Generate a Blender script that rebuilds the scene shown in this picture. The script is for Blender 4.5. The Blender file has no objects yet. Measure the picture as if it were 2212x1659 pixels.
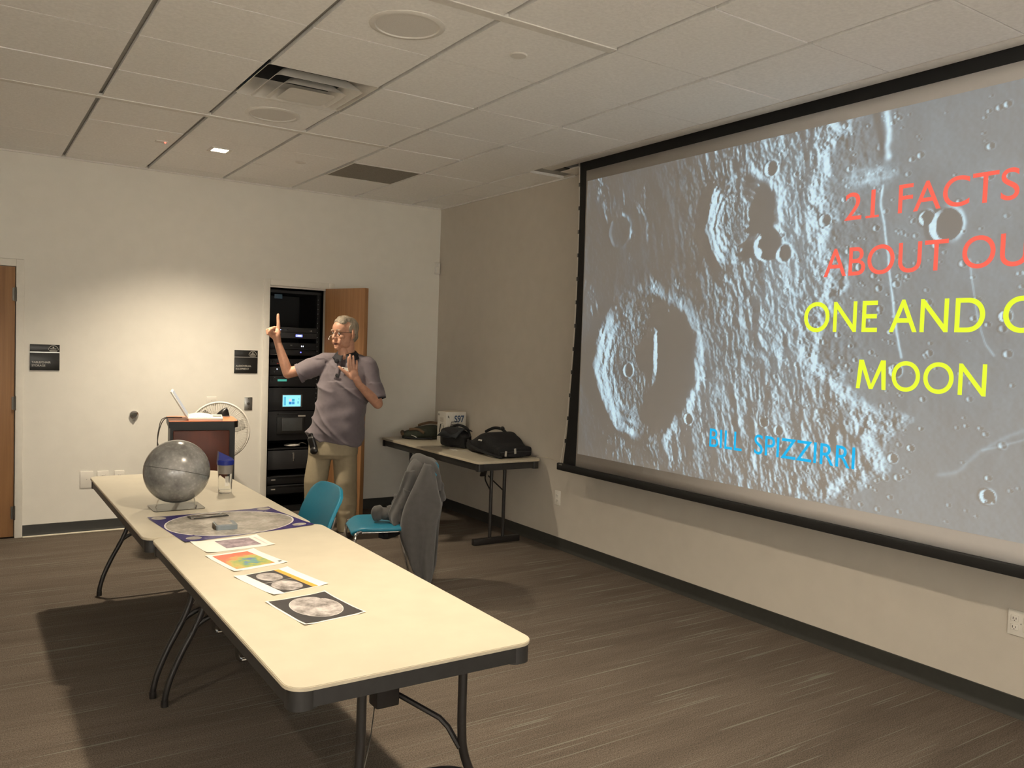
import bpy, bmesh, math, random
import numpy as np
from mathutils import Vector, Matrix, noise, Euler
random.seed(7)
SC = bpy.context.scene
COL = SC.collection
PI = math.pi

# ------------------------------------------------------------------ camera, world, exposure
HC = 3.005                       # ceiling height
cam_d = bpy.data.cameras.new('camera'); cam = bpy.data.objects.new('camera', cam_d); COL.objects.link(cam)
cam_d.sensor_fit = 'HORIZONTAL'; cam_d.sensor_width = 36.0; cam_d.lens = 1794.16 * 36.0 / 2212.0
cam_d.clip_start = 0.05; cam_d.clip_end = 100
RX = Vector((0.83265279, -0.55275186, 0.03398115)); DN = Vector((0.0041874, -0.05507467, -0.99847346)); FW = Vector((0.55377956, 0.831524, -0.04354349))
m = Matrix.Identity(4)
for i in range(3):
    m[i][0] = RX[i]; m[i][1] = -DN[i]; m[i][2] = -FW[i]
m.translation = Vector((-4.06488, -7.50622, 1.62193))
cam.matrix_world = m
SC.camera = cam
w = bpy.data.worlds.new('world'); SC.world = w; w.use_nodes = True
w.node_tree.nodes['Background'].inputs[0].default_value = (0.5, 0.5, 0.5, 1)
w.node_tree.nodes['Background'].inputs[1].default_value = 0.02
SC.view_settings.view_transform = 'Standard'; SC.view_settings.look = 'None'
SC.view_settings.gamma = 1; SC.view_settings.exposure = 0.08; SC.view_settings.use_curve_mapping = False
try:
    SC.cycles.use_denoising = True
    SC.cycles.diffuse_bounces = 6; SC.cycles.transparent_max_bounces = 12
    SC.cycles.sample_clamp_indirect = 6.0
except Exception: pass

WARM = (1.0, 0.85, 0.64)
def lamp(name, x, y, power, size=0.06, angle=128, col=WARM, blend=1.0):
    d = bpy.data.lights.new(name, 'SPOT'); d.energy = power; d.color = col
    d.spot_size = math.radians(angle); d.spot_blend = blend; d.shadow_soft_size = size
    o = bpy.data.objects.new(name, d); o.location = (x, y, HC - 0.03); COL.objects.link(o); return o
LIGHTS = [(-2.479, -1.145, 345, 116), (-2.479, -4.805, 385, 126), (-4.919, -5.45, 190, 110)]
for x, y, p, ang in LIGHTS: lamp('downlight_and_fill_beam', x, y, p, angle=ang)
REAR_FILL = [(-7.2, -10.35), (-4.919, -10.35), (-2.479, -10.35)]      # unseen lamps added behind the viewer, soft fill bounced off the rear wall
for x, y in REAR_FILL: lamp('downlight_and_fill_beam', x, y, 2500, angle=116, col=(1.0, 0.97, 0.93))

# ------------------------------------------------------------------ materials
def mat(name, col, rough=0.6, metal=0.0, var=0.06, scale=30.0, bump=0.0, bscale=None, emit=None, estr=0.0, spec=0.5, trans=0.0, ior=1.45, coat=0.0, sheen=0.0, stretch=None, detail=4.0):
    mm = bpy.data.materials.new(name); mm.use_nodes = True
    nt = mm.node_tree; b = nt.nodes['Principled BSDF']
    b.inputs['Roughness'].default_value = rough; b.inputs['Metallic'].default_value = metal
    b.inputs['Specular IOR Level'].default_value = spec
    b.inputs['Transmission Weight'].default_value = trans; b.inputs['IOR'].default_value = ior
    b.inputs['Coat Weight'].default_value = coat; b.inputs['Sheen Weight'].default_value = sheen
    tc = nt.nodes.new('ShaderNodeTexCoord'); mp = nt.nodes.new('ShaderNodeMapping')
    if stretch: mp.inputs['Scale'].default_value = stretch
    nt.links.new(tc.outputs['Object'], mp.inputs['Vector'])
    nz = nt.nodes.new('ShaderNodeTexNoise'); nz.inputs['Scale'].default_value = scale; nz.inputs['Detail'].default_value = detail
    nt.links.new(mp.outputs['Vector'], nz.inputs['Vector'])
    rp = nt.nodes.new('ShaderNodeValToRGB')
    rp.color_ramp.elements[0].position = 0.3; rp.color_ramp.elements[1].position = 0.7
    rp.color_ramp.elements[0].color = (*[max(0, c * (1 - var)) for c in col], 1)
    rp.color_ramp.elements[1].color = (*[min(1, c * (1 + var)) for c in col], 1)
    nt.links.new(nz.outputs['Fac'], rp.inputs['Fac']); nt.links.new(rp.outputs['Color'], b.inputs['Base Color'])
    if bump:
        n2 = nt.nodes.new('ShaderNodeTexNoise'); n2.inputs['Scale'].default_value = bscale or scale * 4; n2.inputs['Detail'].default_value = 3
        nt.links.new(mp.outputs['Vector'], n2.inputs['Vector'])
        bp = nt.nodes.new('ShaderNodeBump'); bp.inputs['Strength'].default_value = bump; bp.inputs['Distance'].default_value = 0.01
        nt.links.new(n2.outputs['Fac'], bp.inputs['Height']); nt.links.new(bp.outputs['Normal'], b.inputs['Normal'])
    if emit:
        b.inputs['Emission Color'].default_value = (*emit, 1); b.inputs['Emission Strength'].default_value = estr
    return mm

def wood(name, c0, c1, stretch=(40, 40, 1.2), rough=0.45):
    mm = bpy.data.materials.new(name); mm.use_nodes = True; nt = mm.node_tree; b = nt.nodes['Principled BSDF']
    b.inputs['Roughness'].default_value = rough
    tc = nt.nodes.new('ShaderNodeTexCoord'); mp = nt.nodes.new('ShaderNodeMapping'); mp.inputs['Scale'].default_value = stretch
    nz = nt.nodes.new('ShaderNodeTexNoise'); nz.inputs['Scale'].default_value = 1.0; nz.inputs['Detail'].default_value = 6; nz.inputs['Distortion'].default_value = 0.4
    rp = nt.nodes.new('ShaderNodeValToRGB'); rp.color_ramp.elements[0].position = 0.32; rp.color_ramp.elements[1].position = 0.68
    rp.color_ramp.elements[0].color = (*c0, 1); rp.color_ramp.elements[1].color = (*c1, 1)
    nt.links.new(tc.outputs['Object'], mp.inputs['Vector']); nt.links.new(mp.outputs['Vector'], nz.inputs['Vector'])
    nt.links.new(nz.outputs['Fac'], rp.inputs['Fac']); nt.links.new(rp.outputs['Color'], b.inputs['Base Color'])
    return mm

def carpet_mat():
    mm = bpy.data.materials.new('carpet'); mm.use_nodes = True; nt = mm.node_tree; b = nt.nodes['Principled BSDF']
    L = nt.links.new
    b.inputs['Roughness'].default_value = 0.95; b.inputs['Specular IOR Level'].default_value = 0.15
    tc = nt.nodes.new('ShaderNodeTexCoord')
    def nzn(scale3, sc, det, rough=0.6):
        mp = nt.nodes.new('ShaderNodeMapping'); mp.inputs['Scale'].default_value = scale3
        L(tc.outputs['Object'], mp.inputs['Vector'])
        n = nt.nodes.new('ShaderNodeTexNoise'); n.inputs['Scale'].default_value = sc; n.inputs['Detail'].default_value = det; n.inputs['Roughness'].default_value = rough
        L(mp.outputs['Vector'], n.inputs['Vector']); return n
    streak = nzn((2.6, 110, 1), 1.0, 4, 0.7)
    wide = nzn((0.6, 5, 1), 1.0, 3)
    speck = nzn((1, 1, 1), 190.0, 3)
    fine = nzn((4.5, 260, 1), 1.0, 3, 0.7)
    def ramp(src, p0, p1, c0, c1):
        r = nt.nodes.new('ShaderNodeValToRGB'); e = r.color_ramp.elements
        e[0].position = p0; e[1].position = p1; e[0].color = (*c0, 1); e[1].color = (*c1, 1); L(src, r.inputs['Fac']); return r.outputs['Color']
    def mix(fac, a, bb, typ='MIX'):
        x = nt.nodes.new('ShaderNodeMix'); x.data_type = 'RGBA'; x.blend_type = typ
        if isinstance(fac, float): x.inputs[0].default_value = fac
        else: L(fac, x.inputs[0])
        L(a, x.inputs[6]); L(bb, x.inputs[7]); return x.outputs[2]
    base = ramp(wide.outputs['Fac'], 0.35, 0.65, (0.092, 0.075, 0.060), (0.120, 0.099, 0.080))
    st = ramp(streak.outputs['Fac'], 0.36, 0.66, (0.44, 0.44, 0.44), (0.57, 0.565, 0.56))
    c = mix(0.75, base, st, 'OVERLAY')
    fn = ramp(fine.outputs['Fac'], 0.35, 0.65, (0.43, 0.43, 0.43), (0.59, 0.59, 0.59))
    c = mix(0.6, c, fn, 'OVERLAY')
    sp = ramp(speck.outputs['Fac'], 0.3, 0.7, (0.16, 0.16, 0.16), (0.86, 0.85, 0.84))
    c = mix(0.85, c, sp, 'OVERLAY')
    # the odd pale green-grey yarn
    dash = nzn((1.25, 84, 1), 1.0, 0)
    dm = ramp(dash.outputs['Fac'], 0.715, 0.75, (0, 0, 0), (0.85, 0.85, 0.85))
    x = nt.nodes.new('ShaderNodeMix'); x.data_type = 'RGBA'; L(dm, x.inputs[0]); L(c, x.inputs[6]); x.inputs[7].default_value = (0.18, 0.175, 0.145, 1)
    L(x.outputs[2], b.inputs['Base Color'])
    bp = nt.nodes.new('ShaderNodeBump'); bp.inputs['Strength'].default_value = 0.5; bp.inputs['Distance'].default_value = 0.004
    L(speck.outputs['Fac'], bp.inputs['Height']); L(bp.outputs['Normal'], b.inputs['Normal'])
    return mm

def moon_mat(name, dark=(0.08, 0.08, 0.075), light=(0.42, 0.41, 0.39), scale=6.0, rough=0.25, crater=True, coat=0.0):
    mm = bpy.data.materials.new(name); mm.use_nodes = True; nt = mm.node_tree; b = nt.nodes['Principled BSDF']; L = nt.links.new
    b.inputs['Roughness'].default_value = rough; b.inputs['Coat Weight'].default_value = coat
    tc = nt.nodes.new('ShaderNodeTexCoord')
    n1 = nt.nodes.new('ShaderNodeTexNoise'); n1.inputs['Scale'].default_value = scale; n1.inputs['Detail'].default_value = 8; n1.inputs['Roughness'].default_value = 0.65
    L(tc.outputs['Object'], n1.inputs['Vector'])
    rp = nt.nodes.new('ShaderNodeValToRGB'); e = rp.color_ramp.elements; e[0].position = 0.36; e[1].position = 0.64
    e[0].color = (*dark, 1); e[1].color = (*light, 1); L(n1.outputs['Fac'], rp.inputs['Fac'])
    out = rp.outputs['Color']
    if crater:
        v = nt.nodes.new('ShaderNodeTexVoronoi'); v.inputs['Scale'].default_value = scale * 6; L(tc.outputs['Object'], v.inputs['Vector'])
        r2 = nt.nodes.new('ShaderNodeValToRGB'); e2 = r2.color_ramp.elements; e2[0].position = 0.0; e2[1].position = 0.45
        e2[0].color = (0.72, 0.72, 0.72, 1); e2[1].color = (0.48, 0.48, 0.48, 1); L(v.outputs['Distance'], r2.inputs['Fac'])
        x = nt.nodes.new('ShaderNodeMix'); x.data_type = 'RGBA'; x.blend_type = 'OVERLAY'; x.inputs[0].default_value = 0.6
        L(out, x.inputs[6]); L(r2.outputs['Color'], x.inputs[7]); out = x.outputs[2]
    L(out, b.inputs['Base Color']); return mm

def attr_mat(name, attr, base, rough, estr):
    mm = bpy.data.materials.new(name); mm.use_nodes = True; nt = mm.node_tree; b = nt.nodes['Principled BSDF']
    b.inputs['Base Color'].default_value = (*base, 1); b.inputs['Roughness'].default_value = rough
    a = nt.nodes.new('ShaderNodeAttribute'); a.attribute_name = attr
    nt.links.new(a.outputs['Color'], b.inputs['Emission Color']); b.inputs['Emission Strength'].default_value = estr
    return mm

MT = {}
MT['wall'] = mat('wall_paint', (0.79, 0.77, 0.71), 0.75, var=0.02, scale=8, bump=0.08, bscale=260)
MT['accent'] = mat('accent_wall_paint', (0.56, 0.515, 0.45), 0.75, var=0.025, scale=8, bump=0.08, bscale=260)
MT['frame'] = mat('door_frame_paint', (0.78, 0.755, 0.69), 0.45, var=0.02)
MT['tile'] = mat('ceiling_tile', (0.90, 0.895, 0.88), 0.9, var=0.05, scale=60, bump=0.15, bscale=220, detail=6)
MT['grid'] = mat('ceiling_grid', (0.30, 0.295, 0.28), 0.6)
MT['gridl'] = mat('ceiling_main_rail', (0.74, 0.72, 0.68), 0.45)
MT['white'] = mat('white_enamel', (0.72, 0.70, 0.66), 0.4, var=0.03)
MT['whitepl'] = mat('white_plastic', (0.78, 0.75, 0.69), 0.35, var=0.02)
MT['carpet'] = carpet_mat()
MT['base'] = mat('rubber_base', (0.030, 0.030, 0.026), 0.5, var=0.08)
MT['cream'] = mat('cream_toe_gleam', (0.80, 0.74, 0.60), 0.3, var=0.02)
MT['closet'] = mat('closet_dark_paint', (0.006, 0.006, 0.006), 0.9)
MT['doorwood'] = wood('maple_veneer', (0.26, 0.125, 0.05), (0.36, 0.185, 0.08))
MT['doorwood2'] = wood('maple_veneer_dark', (0.22, 0.11, 0.045), (0.30, 0.155, 0.065))
MT['steel'] = mat('brushed_steel', (0.45, 0.45, 0.43), 0.35, metal=1.0)
MT['bronze'] = mat('dark_hinge_metal', (0.10, 0.09, 0.075), 0.4, metal=0.8)
MT['chrome'] = mat('chrome', (0.75, 0.75, 0.75), 0.12, metal=1.0, var=0.01)
MT['black'] = mat('black_plastic', (0.012, 0.012, 0.012), 0.45, var=0.1)
MT['blackmetal'] = mat('black_powder_coat', (0.014, 0.012, 0.011), 0.4, var=0.1)
MT['rackgrey'] = mat('rack_panel_dark', (0.006, 0.006, 0.007), 0.5)
MT['rackgrey2'] = mat('rack_panel_grey', (0.026, 0.026, 0.028), 0.5)
MT['blackfab'] = mat('black_nylon', (0.008, 0.008, 0.009), 0.85, var=0.3, scale=60, bump=0.3, bscale=300)
MT['screenfab'] = mat('screen_fabric', (0.50, 0.475, 0.455), 0.8, var=0.01)
MT['screenblk'] = mat('screen_black_masking', (0.006, 0.006, 0.006), 0.8)
MT['table'] = mat('beige_laminate', (0.52, 0.475, 0.375), 0.32, var=0.04, scale=9)
MT['tableedge'] = mat('laminate_edge', (0.52, 0.46, 0.35), 0.4)
MT['skirt'] = mat('table_skirt_charcoal', (0.022, 0.021, 0.020), 0.42, var=0.15)
MT['teal'] = mat('teal_polypropylene', (0.010, 0.155, 0.245), 0.42, var=0.04, bump=0.06, bscale=500)
MT['paper'] = mat('white_paper', (0.80, 0.77, 0.71), 0.35, var=0.02)
def solid(n, c, r=0.3, **k): return mat(n, c, r, var=0.03, **k)
MT['skin'] = mat('skin', (0.50, 0.265, 0.175), 0.5, var=0.10, scale=40, bump=0.05, bscale=300)
MT['hair'] = mat('grey_brown_hair', (0.26, 0.215, 0.16), 0.6, var=0.35, scale=50, stretch=(1, 1, 0.3), bump=0.4, bscale=160)
MT['shirt'] = mat('mauve_grey_knit', (0.135, 0.114, 0.126), 0.85, var=0.06, scale=40, bump=0.08, bscale=500, sheen=0.1)
MT['collar'] = mat('black_rib_collar', (0.012, 0.012, 0.016), 0.8)
MT['khaki'] = mat('khaki_twill', (0.30, 0.25, 0.165), 0.8, var=0.05, scale=30, bump=0.06, bscale=600)
MT['leather'] = mat('black_leather', (0.010, 0.009, 0.009), 0.35)
MT['jacket'] = mat('grey_fleece', (0.066, 0.063, 0.061), 0.95, var=0.10, scale=25, bump=0.2, bscale=350, sheen=0.2)
MT['acrylic'] = mat('clear_acrylic', (0.96, 0.97, 0.97), 0.03, var=0.0, trans=1.0, ior=1.14)
MT['cherry'] = mat('cherry_laminate', (0.105, 0.019, 0.005), 0.4, var=0.15, stretch=(20, 20, 1.5), scale=1.0)
MT['cherrytop'] = mat('cherry_laminate_top', (0.75, 0.24, 0.11), 0.35, var=0.06)
MT['blueLid'] = mat('blue_lid_plastic', (0.012, 0.022, 0.20), 0.35)
MT['glass'] = mat('spectacle_lens', (0.95, 0.95, 0.95), 0.02, var=0.0, trans=1.0, ior=1.02)
MT['eye'] = mat('eye_white', (0.55, 0.52, 0.50), 0.3); MT['iris'] = mat('eye_iris', (0.03, 0.02, 0.015), 0.2)
MT['mouth'] = mat('mouth_dark', (0.07, 0.02, 0.018), 0.6)

# ------------------------------------------------------------------ mesh helpers
def smooth_path(pts, n=8, closed=False):
    P = [Vector(p) for p in pts]; out = []
    N = len(P); rng = range(N if closed else N - 1)
    for i in rng:
        p0 = P[i - 1] if (i > 0 or closed) else P[i]; p1 = P[i]; p2 = P[(i + 1) % N]; p3 = P[(i + 2) % N] if (i + 2 < N or closed) else p2
        for k in range(n):
            t = k / n
            out.append(0.5 * ((2 * p1) + (p2 - p0) * t + (2 * p0 - 5 * p1 + 4 * p2 - p3) * t * t + (3 * p1 - p0 - 3 * p2 + p3) * t ** 3))
    if not closed: out.append(P[-1])
    return out

class MB:
    def __init__(s): s.bm = bmesh.new(); s.mi = 0
    def _tag(s, faces):
        for f in faces: f.material_index = s.mi
    def box(s, c, size, rot=None, bevel=0.0, seg=2):
        r = bmesh.ops.create_cube(s.bm, size=1.0); vs = r['verts']
        bmesh.ops.scale(s.bm, verts=vs, vec=Vector(size))
        if bevel:
            es = list({e for v in vs for e in v.link_edges})
            rb = bmesh.ops.bevel(s.bm, geom=es, offset=bevel, segments=seg, affect='EDGES', profile=0.5)
            vs = list({v for f in rb['faces'] for v in f.verts} | {v for v in vs if v.is_valid})
        if rot is not None:
            bmesh.ops.rotate(s.bm, verts=vs, cent=(0, 0, 0), matrix=rot if isinstance(rot, Matrix) else Euler(rot).to_matrix())
        bmesh.ops.translate(s.bm, verts=vs, vec=Vector(c)); s._tag({f for v in vs for f in v.link_faces}); return vs
    def b2(s, lo, hi, bevel=0.0, seg=2):
        lo = Vector(lo); hi = Vector(hi); return s.box((lo + hi) / 2, hi - lo, None, bevel, seg)
    def cyl(s, p0, p1, r0, r1=None, seg=20, cap=True):
        p0 = Vector(p0); p1 = Vector(p1); d = p1 - p0; r1 = r0 if r1 is None else r1
        q = d.to_track_quat('Z', 'Y').to_matrix()
        a = [s.bm.verts.new(p0 + q @ Vector((r0 * math.cos(2 * PI * i / seg), r0 * math.sin(2 * PI * i / seg), 0))) for i in range(seg)]
        b = [s.bm.verts.new(p1 + q @ Vector((r1 * math.cos(2 * PI * i / seg), r1 * math.sin(2 * PI * i / seg), 0))) for i in range(seg)]
        fs = [s.bm.faces.new((a[i], a[(i + 1) % seg], b[(i + 1) % seg], b[i])) for i in range(seg)]
        if cap: fs += [s.bm.faces.new(a[::-1]), s.bm.faces.new(b)]
        s._tag(fs); return a + b
    def tube(s, pts, r, seg=10, closed=False, n=6, cap=True):
        P = smooth_path(pts, n, closed) if n else [Vector(p) for p in pts]
        N = len(P); rr = (lambda t: r) if not callable(r) else r
        up = None; rings = []
        for i, p in enumerate(P):
            if closed: t = (P[(i + 1) % N] - P[i - 1])
            else: t = P[min(i + 1, N - 1)] - P[max(i - 1, 0)]
            if t.length < 1e-9: t = Vector((0, 0, 1))
            t.normalize()
            if up is None:
                up = Vector((0, 0, 1)) if abs(t.z) < 0.9 else Vector((1, 0, 0))
            up = (up - t * up.dot(t)); up = up.normalized() if up.length > 1e-6 else t.orthogonal().normalized()
            sd = t.cross(up); rad = rr(i / max(1, N - 1))
            rings.append([s.bm.verts.new(p + (up * math.cos(2 * PI * k / seg) + sd * math.sin(2 * PI * k / seg)) * rad) for k in range(seg)])
        fs = []
        for i in range(N if closed else N - 1):
            a = rings[i]; b = rings[(i + 1) % N]
            for k in range(seg): fs.append(s.bm.faces.new((a[k], b[k], b[(k + 1) % seg], a[(k + 1) % seg])))
        if cap and not closed: fs += [s.bm.faces.new(rings[0]), s.bm.faces.new(rings[-1][::-1])]
        s._tag(fs)
    def lathe(s, prof, c=(0, 0, 0), seg=40, rot=None):
        c = Vector(c); R = rot if rot is not None else Matrix.Identity(3); rings = []
        for r, z in prof:
            if r < 1e-6: rings.append([s.bm.verts.new(c + R @ Vector((0, 0, z)))])
            else: rings.append([s.bm.verts.new(c + R @ Vector((r * math.cos(2 * PI * k / seg), r * math.sin(2 * PI * k / seg), z))) for k in range(seg)])
        fs = []
        for a, b in zip(rings, rings[1:]):
            for k in range(seg):
                k2 = (k + 1) % seg
                if len(a) == 1 and len(b) == 1: continue
                if len(a) == 1: fs.append(s.bm.faces.new((a[0], b[k2], b[k])))
                elif len(b) == 1: fs.append(s.bm.faces.new((a[k], a[k2], b[0])))
                else: fs.append(s.bm.faces.new((a[k], a[k2], b[k2], b[k])))
        s._tag(fs)
    def ell(s, c, r, rot=None, u=20, v=12):
        if not hasattr(r, '__len__'): r = (r, r, r)
        g = bmesh.ops.create_uvsphere(s.bm, u_segments=u, v_segments=v, radius=1.0); vs = g['verts']
        bmesh.ops.scale(s.bm, verts=vs, vec=Vector(r))
        if rot is not None: bmesh.ops.rotate(s.bm, verts=vs, cent=(0, 0, 0), matrix=rot if isinstance(rot, Matrix) else Euler(rot).to_matrix())
        bmesh.ops.translate(s.bm, verts=vs, vec=Vector(c)); s._tag({f for q in vs for f in q.link_faces}); return vs
    def cone(s, p0, r0, p1, r1, seg=18):       # round-ended tapered limb
        s.ell(p0, r0, u=seg, v=10); s.ell(p1, r1, u=seg, v=10)
        if (Vector(p1) - Vector(p0)).length > 1e-4: s.cyl(p0, p1, r0, r1, seg)
    def prism(s, outline, z0, z1, top=None):
        a = [s.bm.verts.new((x, y, z0)) for x, y in outline]; b = [s.bm.verts.new((x, y, z1)) for x, y in (top or outline)]; n = len(a)
        fs = [s.bm.faces.new((a[i], a[(i + 1) % n], b[(i + 1) % n], b[i])) for i in range(n)]
        fs += [s.bm.faces.new(a[::-1]), s.bm.faces.new(b)]; s._tag(fs); return a + b
    def grid(s, rows, closed_u=False, closed_v=False):
        V = [[s.bm.verts.new(p) for p in r] for r in rows]; fs = []
        nu = len(V); nv = len(V[0])
        for i in range(nu if closed_u else nu - 1):
            for j in range(nv if closed_v else nv - 1):
                fs.append(s.bm.faces.new((V[i][j], V[(i + 1) % nu][j], V[(i + 1) % nu][(j + 1) % nv], V[i][(j + 1) % nv])))
        s._tag(fs); return V
    def face(s, pts):
        f = s.bm.faces.new([s.bm.verts.new(p) for p in pts]); f.material_index = s.mi
    def xf(s, M):
        bmesh.ops.transform(s.bm, matrix=M, verts=s.bm.verts)
    def build(s, name, mats, parent=None, smooth=True, ang=35, recalc=True, solid=0.0):
        if recalc: bmesh.ops.recalc_face_normals(s.bm, faces=s.bm.faces)
        me = bpy.data.meshes.new(name); s.bm.to_mesh(me); s.bm.free()
        return link_mesh(name, me, mats, parent, smooth, ang, solid)

def link_mesh(name, me, mats, parent=None, smooth=True, ang=35, solid=0.0):
    if not isinstance(mats, (list, tuple)): mats = [mats]
    for q in mats: me.materials.append(MT[q] if isinstance(q, str) else q)
    if smooth:
        me.polygons.foreach_set('use_smooth', [True] * len(me.polygons))
        try: me.set_sharp_from_angle(angle=math.radians(ang))
        except Exception: pass
    o = bpy.data.objects.new(name, me); COL.objects.link(o)
    if parent is not None: o.parent = parent
    if solid:
        md = o.modifiers.new('thickness', 'SOLIDIFY'); md.thickness = solid; md.offset = 0
    return o

def bake(o):                                   # applies an object's modifiers to its mesh
    bpy.context.view_layer.update()
    dg = bpy.context.evaluated_depsgraph_get()
    me = bpy.data.meshes.new_from_object(o.evaluated_get(dg)); o.modifiers.clear(); o.data = me; return o

def blob(mb, name, mats, parent=None, voxel=0.006, iters=4, disp=None):
    bmesh.ops.recalc_face_normals(mb.bm, faces=mb.bm.faces)
    me = bpy.data.meshes.new(name); mb.bm.to_mesh(me); mb.bm.free()
    o = bpy.data.objects.new(name, me); COL.objects.link(o)
    md = o.modifiers.new('r', 'REMESH'); md.mode = 'VOXEL'; md.voxel_size = voxel; md.adaptivity = 0
    sm = o.modifiers.new('s', 'SMOOTH'); sm.factor = 0.5; sm.iterations = iters
    bake(o); me = o.data
    if disp:
        n = len(me.vertices); no = [v.normal.copy() for v in me.vertices]
        for v, nn in zip(me.vertices, no): v.co = v.co + nn * disp(v.co, nn)
    me.materials.clear()
    for q in (mats if isinstance(mats, (list, tuple)) else [mats]): me.materials.append(MT[q] if isinstance(q, str) else q)
    me.polygons.foreach_set('use_smooth', [True] * len(me.polygons)); me.update()
    o.name = name
    if parent is not None: o.parent = parent
    return o

def text_mesh(name, s, size, m, parent, loc, ux, uy, spread=1.0, xs=1.0, align='LEFT', depth=0.0004, bold=0.0):
    """lettering: s runs along ux, stands up along uy"""
    cu = bpy.data.curves.new(name, 'FONT'); cu.body = s; cu.size = size; cu.align_x = align; cu.space_character = spread
    cu.extrude = depth; cu.offset = bold
    t = bpy.data.objects.new(name, cu); COL.objects.link(t)
    bpy.context.view_layer.update()
    me = bpy.data.meshes.new_from_object(t.evaluated_get(bpy.context.evaluated_depsgraph_get()))
    bpy.data.objects.remove(t); bpy.data.curves.remove(cu)
    ux = Vector(ux).normalized(); uy = Vector(uy).normalized(); uz = ux.cross(uy)
    M = Matrix.Identity(4)
    for i in range(3): M[i][0] = ux[i] * xs; M[i][1] = uy[i]; M[i][2] = uz[i]; M[i][3] = loc[i]
    me.transform(M)
    return link_mesh(name, me, m, parent, smooth=False)

def tag(o, label=None, cat=None, group=None, kind=None):
    if label: o['label'] = label
    if cat: o['category'] = cat
    if group: o['group'] = group
    if kind: o['kind'] = kind
    return o
def thing(name, label, cat, loc=(0, 0, 0), rz=0.0, group=None):
    o = bpy.data.objects.new(name, None); o.empty_display_size = 0.05; COL.objects.link(o)
    o.location = loc; o.rotation_euler = (0, 0, rz); return tag(o, label, cat, group)
def dup(root, loc, rz=None, label=None, group=None):
    r = root.copy(); COL.objects.link(r); r.location = loc
    if rz is not None: r.rotation_euler = (0, 0, rz)
    if label: r['label'] = label
    if group: r['group'] = group
    for ch in list(root.children):
        c = ch.copy(); COL.objects.link(c); c.parent = r
        for g in list(ch.children):
            d = g.copy(); COL.objects.link(d); d.parent = c
    return r
def struct(o): o['kind'] = 'structure'; return o
def rrect(x0, y0, x1, y1, r, n=6):
    out = []
    for cx, cy, a in ((x1 - r, y1 - r, 0), (x0 + r, y1 - r, 90), (x0 + r, y0 + r, 180), (x1 - r, y0 + r, 270)):
        for k in range(n + 1):
            t = math.radians(a + 90 * k / n); out.append((cx + r * math.cos(t), cy + r * math.sin(t)))
    return out
# ------------------------------------------------------------------ the room
XL, YR = -8.2, -11.0
b = MB(); b.b2((XL, YR, -0.06), (0.15, 1.1, 0)); struct(b.build('floor', 'carpet', smooth=False))
# back wall with the two door openings
b = MB()
for x0, x1, z0, z1 in ((XL, -4.665, 0, HC + .1), (-4.665, -3.652, 2.177, HC + .1), (-3.652, -1.785, 0, HC + .1), (-1.785, -1.12, 2.168, HC + .1), (-1.12, 0.12, 0, HC + .1)):
    b.b2((x0, 0, z0), (x1, 0.12, z1))
struct(b.build('wall_back', 'wall', smooth=False))
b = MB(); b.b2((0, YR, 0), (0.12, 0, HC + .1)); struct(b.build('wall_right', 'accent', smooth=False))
b = MB(); b.b2((XL - .12, YR, 0), (XL, 0.12, HC + .1)); struct(b.build('wall_left', 'wall', smooth=False))
b = MB(); b.b2((XL, YR - .12, 0), (0.12, YR, HC + .1)); struct(b.build('wall_rear', 'wall', smooth=False))
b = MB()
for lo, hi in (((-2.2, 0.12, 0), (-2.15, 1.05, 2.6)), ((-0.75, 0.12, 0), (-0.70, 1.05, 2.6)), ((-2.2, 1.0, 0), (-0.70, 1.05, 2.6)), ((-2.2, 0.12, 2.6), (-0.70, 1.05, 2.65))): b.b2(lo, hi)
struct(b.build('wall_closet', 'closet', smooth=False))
# ceiling tiles: one mesh, with reveals between the tiles
G = 0.61; GX = -0.344; GY = -0.2296
YS = [0.0] + [GY - G * k for k in range(19)]
XS = [GX - G * k for k in range(14)]
b = MB()
HOLES = {(3, 5)}                     # the air diffuser's cell: column 3, row between r4 and r5
for i in range(len(XS) - 1):
    for j in range(len(YS) - 1):
        if (i, j) in HOLES: continue
        sag = random.uniform(0, 0.0035)
        b.b2((XS[i + 1] + .014, YS[j + 1] + .0035, HC - sag), (XS[i] - .014, YS[j] - .0035, HC + .02 - sag))
for j in range(len(YS) - 1):         # narrow strip of cut tiles by the right wall, up to the screen case
    if j < 4: b.b2((GX + .011, max(YS[j + 1], -2.225) + .003, HC), (0, YS[j] - .003, HC + .02))
struct(b.build('ceiling', 'tile', smooth=False))
dx0, dx1, dy0, dy1 = XS[4], XS[3], YS[6], YS[5]
b = MB(); T0, T1 = HC + .0205, HC + .06
b.b2((XL, dy1, T0), (GX, 0, T1)); b.b2((GX, -2.225, T0), (0, 0, T1)); b.b2((XL, YR, T0), (GX, dy0, T1))
b.b2((XL, dy0, T0), (dx0, dy1, T1)); b.b2((dx1, dy0, T0), (GX, dy1, T1))
struct(b.build('trim_1', 'grid', smooth=False))
for n, yy in ((2, YS[4]), (3, YS[8])):
    b = MB(); b.b2((XL, yy - .026, HC - .007), (GX - 2 * G, yy + .026, HC + .014), .002); struct(b.build('trim_%d' % n, 'gridl', smooth=False))
b = MB(); b.b2((XL, -.016, HC - .012), (0, 0, HC - .001)); b.b2((-.016, -2.225, HC - .012), (0, 0, HC - .001)); struct(b.build('trim_4', 'gridl', smooth=False))
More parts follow.
